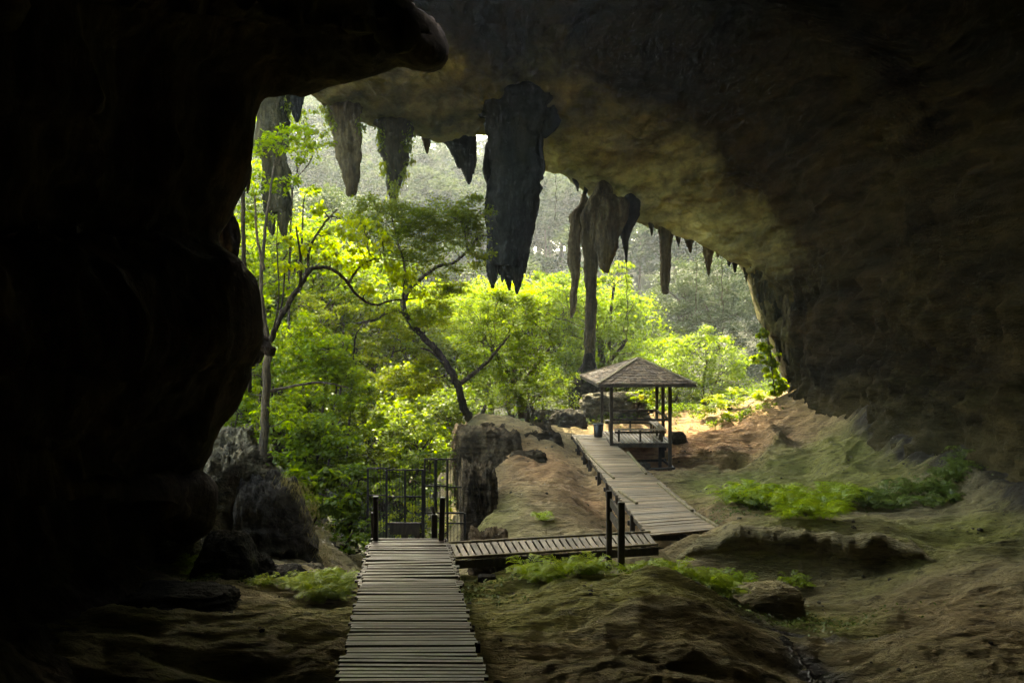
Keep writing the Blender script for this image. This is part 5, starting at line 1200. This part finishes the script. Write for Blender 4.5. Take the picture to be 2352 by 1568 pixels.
# ---- forest further out: each tree on its own, a few kinds
def proto(name, label, h, cr, nl, size, mat, seed, group):
    rng = np.random.default_rng(seed)
    root = thing(name, label, 'tree', (0, 0, 0), group)
    mb = MB(); tp, tr = limb((0, 0, -0.6), (rng.normal(0, .4), rng.normal(0, .4), h * 0.8), 0.035 * h ** .8, 0.012 * h ** .8, rng, 12, 0.1)
    mb.tube(tp, tr, 8); pts = []
    ns = 46
    D = ball(ns, rng, 0.3); D[:, 2] = D[:, 2] * 0.9
    for k in range(ns):
        c = np.array([0, 0, h * 0.66]) + D[k] * [cr, cr, h * 0.38]
        j = min(11, max(3, int((c[2] / h) * 11)))
        p_, r_ = limb(tp[j - 1], c, 0.012 * h ** .7, 0.004 * h ** .7, rng, 7, 0.15); mb.tube(p_, r_, 4)
        m = int(nl / ns * rng.uniform(0.5, 1.5)); s_ = cr * 0.27 * rng.uniform(0.7, 1.3)
        pts.append(c + rng.normal(0, 0.6, (m, 3)) * [s_, s_, s_ * 0.6])
    mb.build('trunk', M['bark'], root, True); leafmesh('crown', np.vstack(pts), size, mat, root, rng)
    return root
GF = 'forest trees beyond the cave mouth'
protos = [proto('forest_tree', 'mid-green forest tree standing in the mass beyond the cave mouth', 11, 3.2, 9000, 0.24, LM, 61, GF),
          proto('forest_tree', 'bright-green forest tree standing in the mass beyond the cave mouth', 9, 2.8, 8000, 0.24, LB, 62, GF),
          proto('forest_tree', 'grey-green forest tree standing in the mass beyond the cave mouth', 14, 3.4, 9000, 0.26, LG, 63, GF),
          proto('forest_tree', 'yellow-green low forest tree standing in the mass beyond the cave mouth', 6, 2.6, 7000, 0.22, LB, 64, GF)]
fp = random.Random(3)
spots = []
#       px,   d,  kind, top py
for px, d, k, top in [(560, 36, 1, 560), (640, 38, 0, 470), (700, 42, 1, 500), (770, 44, 3, 520), (830, 46, 0, 560), (900, 48, 1, 620), (960, 50, 3, 640), (1020, 48, 1, 650), (1080, 52, 0, 640), (1160, 54, 3, 640),
      (880, 38, 3, 830), (840, 34, 1, 900), (960, 40, 1, 850), (1010, 38, 0, 880), (930, 35, 3, 940), (1230, 52, 1, 600), (1300, 56, 0, 610), (1370, 58, 1, 630), (1440, 60, 3, 660), (1500, 54, 1, 760), (1480, 50, 0, 820),
      (600, 46, 1, 420), (690, 56, 2, 380), (760, 60, 2, 400), (830, 64, 2, 430), (560, 30, 1, 720), (640, 33, 1, 800), (720, 35, 3, 820), (780, 36, 1, 860), (1330, 50, 3, 800), (1410, 52, 1, 830), (1560, 66, 2, 600), (1660, 70, 2, 580), (1740, 66, 2, 640),
      (1820, 64, 0, 620), (1900, 60, 2, 600), (480, 34, 0, 500), (400, 36, 1, 480), (300, 40, 0, 420), (200, 42, 2, 380), (520, 42, 2, 380), (60, 40, 0, 400), (1180, 66, 2, 560), (1020, 66, 2, 520), (930, 62, 2, 560)]:
    spots.append((px, d, k, top))
used = set()
HT = [11, 9, 14, 6]
for px, d, k, top in spots:
    q = onground(px, 900, d); zt = (CY - top) / F * d
    s = max(0.35, (zt - q[2]) / HT[k] / 1.04); rz = fp.uniform(0, 6.28)
    if k not in used:
        used.add(k); o = protos[k]; o.location = Vector(q.tolist()); o.rotation_euler.z = rz; o.scale = (s,) * 3
    else:
        o = dup(protos[k], q, rz, s)
    # crowns keep a natural width when the tree is tall
    o.scale = (min(s, 1.35) if s > 1 else max(s, 0.75), min(s, 1.35) if s > 1 else max(s, 0.75), s)

# ---- far wooded hillside, one mass
rng = np.random.default_rng(77); pts = []; mbh = MB()
hx = rng.uniform(-110, 110, 700); hy = rng.uniform(84, 190, 700)
hz = H(np.c_[hx, hy])
for i in range(700):
    if abs(hx[i]) > 0.40 * hy[i] + 8: continue
    h = rng.uniform(9, 17); cr = rng.uniform(3.0, 6.0); m = 1700
    nb = 15; cc = ball(nb, rng, 0.5) * [cr, cr, h * 0.3] + [hx[i], hy[i], hz[i] + h * 0.7]
    for k in range(nb): pts.append(cc[k] + rng.normal(0, 0.6, (m // nb, 3)) * [cr * .26, cr * .26, cr * .16])
    if rng.random() < 0.5: mbh.tube([(hx[i], hy[i], hz[i] - 1), (hx[i] + rng.normal(0, .4), hy[i], hz[i] + h * .85)], [0.22, 0.08], 5)
for px, d, top in ((1008, 130, 350), (1060, 140, 350), (1085, 130, 410), (1110, 145, 330), (1290, 140, 395), (1250, 145, 400), (1330, 140, 420), (960, 130, 360), (1310, 132, 440)):
    # taller trees with see-through crowns on the skyline
    q = onground(px, 500, d); zt = (CY - top) / F * d
    mbh.tube([q, q * [1, 1, 0] + [0.3, 0, q[2] * .5 + zt * .5], (q[0], q[1], zt)], [0.3, 0.22, 0.06], 6)
    for k in range(22):
        c = np.array([q[0], q[1], zt]) + rng.normal(0, 1, 3) * [1.8, 1.5, 1.2] - [0, 0, 1.0]
        p_, r_ = limb((q[0], q[1], zt - rng.uniform(0.5, 5)), c, 0.07, 0.02, rng, 6, 0.15); mbh.tube(p_, r_, 4)
        pts.append(c + rng.normal(0, 0.5, (46, 3)) * [.8, .8, .35])
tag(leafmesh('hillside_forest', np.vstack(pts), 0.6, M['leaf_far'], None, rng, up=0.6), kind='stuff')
tag(mbh.build('hillside_trunks', M['bark_pale']), kind='stuff')

# ---- valley undergrowth: one mass of low leaves on the ground outside
rng = np.random.default_rng(78)
ux = rng.uniform(-26, 30, 26000); uy = rng.uniform(19, 66, 26000)
ok = (ux < -1.6 - 0.055 * np.maximum(0, uy - 18)) & (uy > 21 + 0.5 * np.maximum(0, -ux - 6)) | (uy > 45.5)
ok &= fbm(np.c_[ux * .4, uy * .4, ux * 0], 2, 5) > -0.35
ux, uy = ux[ok], uy[ok]
base = np.c_[ux, uy, H(np.c_[ux, uy]) + rng.uniform(0.05, 0.6, len(ux)) * (1 + 0.6 * fbm(np.c_[ux * .6, uy * .6, ux * 0], 2, 9))]
pp = (base[:, None, :] + rng.normal(0, 0.12, (len(ux), 4, 3))).reshape(-1, 3)
tag(leafmesh('undergrowth', pp, 0.14, LM, None, rng), kind='stuff')

# ================================================================== FERNS, MOSSES, LITTER
def fern_mesh(name, seed, nf=9, L_=0.5, mat='fern'):
    rng = np.random.default_rng(seed); V = []
    for k in range(nf):
        a = 2 * math.pi * k / nf + rng.uniform(-.3, .3); Lk = L_ * rng.uniform(0.7, 1.2); rise = rng.uniform(0.8, 1.7)
        t = np.linspace(0, 1, 15); x = Lk * t * 0.85; z = Lk * rise * (1.15 * t - 0.8 * t ** 2.2)
        ca, sa = math.cos(a), math.sin(a)
        C = np.stack([x * ca, x * sa, z], 1); D = np.gradient(C, axis=0); D /= np.linalg.norm(D, axis=1)[:, None]
        S = np.cross(D, [0, 0, 1.]); S /= np.linalg.norm(S, axis=1)[:, None] + 1e-9; Nn_ = np.cross(S, D)
        w = 0.004
        for i in range(14): V += [C[i] - S[i] * w, C[i] + S[i] * w, C[i + 1] + S[i + 1] * w, C[i + 1] - S[i + 1] * w]
        for i in range(2, 15):
            pl = Lk * 0.30 * math.sin(math.pi * min(1, 0.12 + 0.88 * (1 - t[i]) ** 0.75 * 1.0)) ** 0.8 * (1.15 - 0.3 * t[i])
            for sg in (-1, 1):
                e = S[i] * sg * 0.85 + D[i] * 0.45 - Nn_[i] * rng.uniform(0.0, 0.35); e /= np.linalg.norm(e); b = D[i] * Lk * 0.028
                V += [C[i] - b, C[i] + e * pl * .5 - b * 0.9, C[i] + e * pl, C[i] + e * pl * .5 + b * 0.9]
    me = bpy.data.meshes.new(name); V = np.array(V)
    o = mk(name, V, np.arange(len(V)).reshape(-1, 4), M[mat]); return o
fern_src = {}
fr_ = random.Random(17)
def fern_patch(spotsfn, n, label, group, L_=0.45, mat='fern', seed=1, d0=8, d1=45):
    rr = random.Random(seed)
    for i in range(n):
        px, py = spotsfn(rr)
        q = ray_ground(px, py, d0, d1)
        key = (mat, rr.randrange(4))
        if key not in fern_src:
            fern_src[key] = fern_mesh('fern', 100 + len(fern_src), 9 + key[1], 0.45, mat); o = fern_src[key]
        else:
            o = fern_src[key].copy(); COL.objects.link(o)
        s = L_ / 0.45 * rr.uniform(0.65, 1.3)
        o.location = Vector((q - [0, 0, 0.02]).tolist()); o.rotation_euler = (0, 0, rr.uniform(0, 6.28)); o.scale = (s, s, s * rr.uniform(0.8, 1.15))
        tag(o, label, 'fern', group)
def ell(*es):
    def f(r):
        e = es[r.randrange(len(es))]; a = r.uniform(0, 6.28); q = math.sqrt(r.random())
        return e[0] + e[2] * q * math.cos(a), e[1] + e[3] * q * math.sin(a)
    return f
fern_patch(ell((1705, 1158, 44, 12), (1800, 1165, 60, 16), (1880, 1172, 60, 20), (1930, 1160, 60, 18), (1850, 1190, 70, 12), (1780, 1160, 60, 14)), 56, 'bright fern in the long patch right of the far walkway', 'ferns right of the far walkway', 0.62, seed=21)
fern_patch(ell((1740, 1160, 60, 14), (2030, 1160, 60, 18), (2110, 1140, 40, 16)), 26, 'fern at the shady end of the long patch, below the right wall', 'ferns below the right wall', 0.5, 'fern_dull', seed=22)
fern_patch(ell((2170, 1120, 40, 40), (2200, 1080, 30, 40), (2140, 1160, 60, 14)), 26, 'dull fern growing up the dark rock by the right wall', 'dull ferns on the right rock', 0.36, 'fern_dull', seed=23)
fern_patch(ell((1480, 1322, 40, 10), (1560, 1332, 40, 12), (1640, 1345, 50, 14), (1700, 1345, 30, 14), (1670, 1360, 30, 12)), 46, 'bright fern in the hollow behind the front mound', 'ferns behind the front mound', 0.34, seed=24, d0=13.6, d1=18)
fern_patch(ell((1230, 1325, 40, 14), (1310, 1325, 30, 12), (1270, 1335, 50, 8), (1360, 1322, 24, 8)), 26, 'bright fern in the hollow under the slatted bridge', 'ferns under the slatted bridge', 0.38, seed=25, d0=13.8, d1=18)
fern_patch(ell((740, 1360, 60, 20), (780, 1345, 40, 20), (690, 1350, 40, 14), (760, 1375, 50, 10)), 48, 'bright fern in the patch left of the grey boardwalk', 'ferns left of the grey boardwalk', 0.34, seed=26, d0=11, d1=18)
fern_patch(ell((440, 1310, 40, 12), (400, 1290, 40, 12), (480, 1322, 20, 8), (600, 1340, 30, 6)), 26, 'small fern on the bank between the near wall and the pyramid-shaped boulder', 'ferns by the near wall', 0.2, seed=27, d0=11, d1=19)
fern_patch(ell((1835, 1345, 16, 6), (1810, 1340, 10, 5)), 5, 'fern sprig right of the rounded mossy boulder', 'fern sprigs by the mossy boulder', 0.26, seed=28, d0=12, d1=18)
fern_patch(ell((1250, 1195, 12, 8),), 4, 'fern sprig growing alone on the brown slope above the slatted bridge', 'fern sprigs on the brown slope', 0.3, seed=29)
fern_patch(ell((640, 1115, 40, 10), (560, 1110, 30, 10)), 14, 'little fern on top of the tilted block and the rock stack', 'ferns on the left rocks', 0.22, seed=30, d0=16, d1=26)

# loose clods and pebbles on the cave floor
rng = np.random.default_rng(90); V_ = []; F_ = []
ico = np.array([(0, 0, 1), (.89, 0, .45), (.28, .85, .45), (-.72, .53, .45), (-.72, -.53, .45), (.28, -.85, .45), (.72, .53, -.45), (-.28, .85, -.45), (-.89, 0, -.45), (-.28, -.85, -.45), (.72, -.53, -.45), (0, 0, -1)])
icf = np.array([(0,1,2),(0,2,3),(0,3,4),(0,4,5),(0,5,1),(1,6,2),(2,7,3),(3,8,4),(4,9,5),(5,10,1),(6,7,2),(7,8,3),(8,9,4),(9,10,5),(10,6,1),(11,7,6),(11,8,7),(11,9,8),(11,10,9),(11,6,10)])
x_ = rng.uniform(-6, 12, 2600); y_ = rng.uniform(8, 34, 2600); kp = (fbm(np.c_[x_ * .7, y_ * .7, x_ * 0], 3, 91) > 0.02) & ((x_ > -1.5) | (y_ < 17))
x_, y_ = x_[kp], y_[kp]; z_ = H(np.c_[x_, y_])
for k in range(len(x_)):
    s = 0.012 + 0.05 * rng.random() ** 3
    F_.append(icf + 12 * k); V_.append(ico * rng.uniform(0.7, 1.3, (12, 1)) * [s, s, s * .7] + [x_[k], y_[k], z_[k]])
tag(mk('pebbles', np.vstack(V_), np.vstack(F_), M['boulder']), kind='stuff')
# dead leaves on the ground
def litter_pts(areas, seed):
    rng = np.random.default_rng(seed); out = []
    for x0, x1, y0, y1, n in areas:
        x = rng.uniform(x0, x1, n); y = rng.uniform(y0, y1, n)
        keep = rng.random(n) < np.clip(0.55 + fbm(np.c_[x * .8, y * .8, x * 0], 3, seed), 0, 1); x, y = x[keep], y[keep]
        out.append(np.c_[x, y, H(np.c_[x, y]) + 0.015])
    return np.vstack(out)
tag(leafmesh('leaf_litter', litter_pts([(-2, 3, 17, 34, 500), (4, 13, 20, 40, 900), (-8, 9, 9, 16, 160), (1, 3, 22, 30, 200), (5.5, 10, 28, 38, 500)], 5), 0.055, M['litter'], None, NR, droop=0.05, up=0.95), kind='stuff')
tag(leafmesh('dead_leaves', litter_pts([(-5.5, -2, 16.2, 23, 3200)], 6), 0.08, M['litter'], None, NR, droop=0.1, up=0.7), kind='stuff')
# mossy ground cover
def cover(name, areas, mat, size, seed, lift=0.05, **k):
    rng = np.random.default_rng(seed); out = []
    for px, py, d, rx_, ry_, n in areas:
        q = P(px, py, d); a = rng.normal(0, 0.5, (n, 2)) * [rx_, ry_] + q[:2]
        keep = fbm(np.c_[a * 2.2, a[:, 0] * 0], 3, seed) > -0.1; a = a[keep]
        out.append(np.c_[a, H(a) + rng.uniform(0.0, lift, len(a))])
    tag(leafmesh(name, np.vstack(out), size, mat, None, rng, **k), kind='stuff')
cover('ground_cover', [(400, 1290, 15.6, 1.3, 1.2, 3000), (480, 1330, 14.3, 0.9, 0.5, 1200), (1150, 1355, 14, 1.3, 0.7, 1600), (1620, 1370, 13.8, 0.9, 0.6, 1500), (1850, 1175, 20.8, 4.0, 0.9, 4500), (2100, 1150, 21.3, 2.2, 1.0, 2500), (1800, 1390, 14, 1.8, 1.0, 1800)], M['fern_dull'], 0.06, 81, 0.07)
cover('bank_plants', [(1560, 925, 41, 2.0, 1.6, 2500), (1680, 975, 37.5, 1.8, 0.7, 1200), (1250, 960, 38.5, 4.5, 1.5, 5000), (1420, 930, 42, 3, 1.5, 2500)], LM, 0.13, 82, 0.35)
# dry grass hanging over the tilted block
rng = np.random.default_rng(83); c0 = np.array([P(690, 1120, 17.6), P(715, 1160, 17.5), P(735, 1215, 17.4), P(745, 1265, 17.3), P(660, 1105, 17.8)])
gp_ = np.repeat(c0, 190, 0) + rng.normal(0, 0.12, (950, 3))
tag(leafmesh('dry_grass', gp_, 0.15, M['straw'], None, rng, droop=1.8, aspect=0.05, up=0.2), kind='stuff')
# ================================================================== AIR, LIGHT, CAMERA
def haze():
    m, nt, N, L = newmat('haze_air')
    v = N.new('ShaderNodeVolumePrincipled')
    v.inputs['Color'].default_value = (0.84, 0.9, 1.0, 1); v.inputs['Density'].default_value = HAZE; v.inputs['Anisotropy'].default_value = 0.35
    o = N.new('ShaderNodeOutputMaterial'); L.new(v.outputs[0], o.inputs['Volume'])
    zb = float(gz.min()) - 1.0
    x0, x1, y0, y1, z0, z1 = -340, 340, -340, 340, zb, 110.0
    V = [(x, y, z) for x in (x0, x1) for y in (y0, y1) for z in (z0, z1)]
    Fc = [(0, 1, 3, 2), (4, 6, 7, 5), (0, 4, 5, 1), (2, 3, 7, 6), (0, 2, 6, 4), (1, 5, 7, 3)]
    tag(mk('haze', np.array(V, float), Fc, m), kind='stuff')
HAZE = 0.0006
haze()

W = bpy.data.worlds.new('World'); SC.world = W; W.use_nodes = True
nt = W.node_tree; nt.nodes.clear()
sky = nt.nodes.new('ShaderNodeTexSky'); sky.sky_type = 'NISHITA'; sky.sun_disc = False
SUN_EL, SUN_AZ = math.radians(48), math.radians(-10)      # azimuth from straight ahead, negative = left
sky.sun_elevation = SUN_EL; sky.sun_rotation = SUN_AZ; sky.air_density = 1.2; sky.dust_density = 3.0
bg = nt.nodes.new('ShaderNodeBackground'); bg.inputs['Strength'].default_value = 0.15
wo = nt.nodes.new('ShaderNodeOutputWorld')
nt.links.new(sky.outputs[0], bg.inputs[0]); nt.links.new(bg.outputs[0], wo.inputs[0])
sl_ = bpy.data.lights.new('sun', 'SUN'); sl_.energy = 2.0; sl_.angle = math.radians(0.6); sl_.color = (1, 0.94, 0.82)
so = bpy.data.objects.new('sun', sl_); COL.objects.link(so)
sd = Vector((math.sin(SUN_AZ) * math.cos(SUN_EL), math.cos(SUN_AZ) * math.cos(SUN_EL), math.sin(SUN_EL)))
so.rotation_euler = sd.to_track_quat('Z', 'Y').to_euler(); so.location = sd * 60

cam = bpy.data.cameras.new('camera'); cam.sensor_width = 36; cam.lens = 28; cam.clip_end = 2000; cam.clip_start = 0.05
co = bpy.data.objects.new('camera', cam); COL.objects.link(co); co.rotation_euler = (math.radians(90), 0, 0)
SC.camera = co
SC.view_settings.view_transform = 'Standard'; SC.view_settings.look = 'None'; SC.view_settings.exposure = 4.15; SC.view_settings.gamma = 1
SC.view_settings.use_white_balance = True; SC.view_settings.white_balance_temperature = 8800; SC.view_settings.white_balance_tint = 0
cy = SC.cycles
cy.use_denoising = True
try: cy.denoiser = 'OPENIMAGEDENOISE'
except Exception: pass
cy.max_bounces = 10; cy.diffuse_bounces = 6; cy.glossy_bounces = 3; cy.transmission_bounces = 6; cy.volume_bounces = 1; cy.transparent_max_bounces = 8
cy.caustics_reflective = False; cy.caustics_refractive = False
cy.use_adaptive_sampling = False
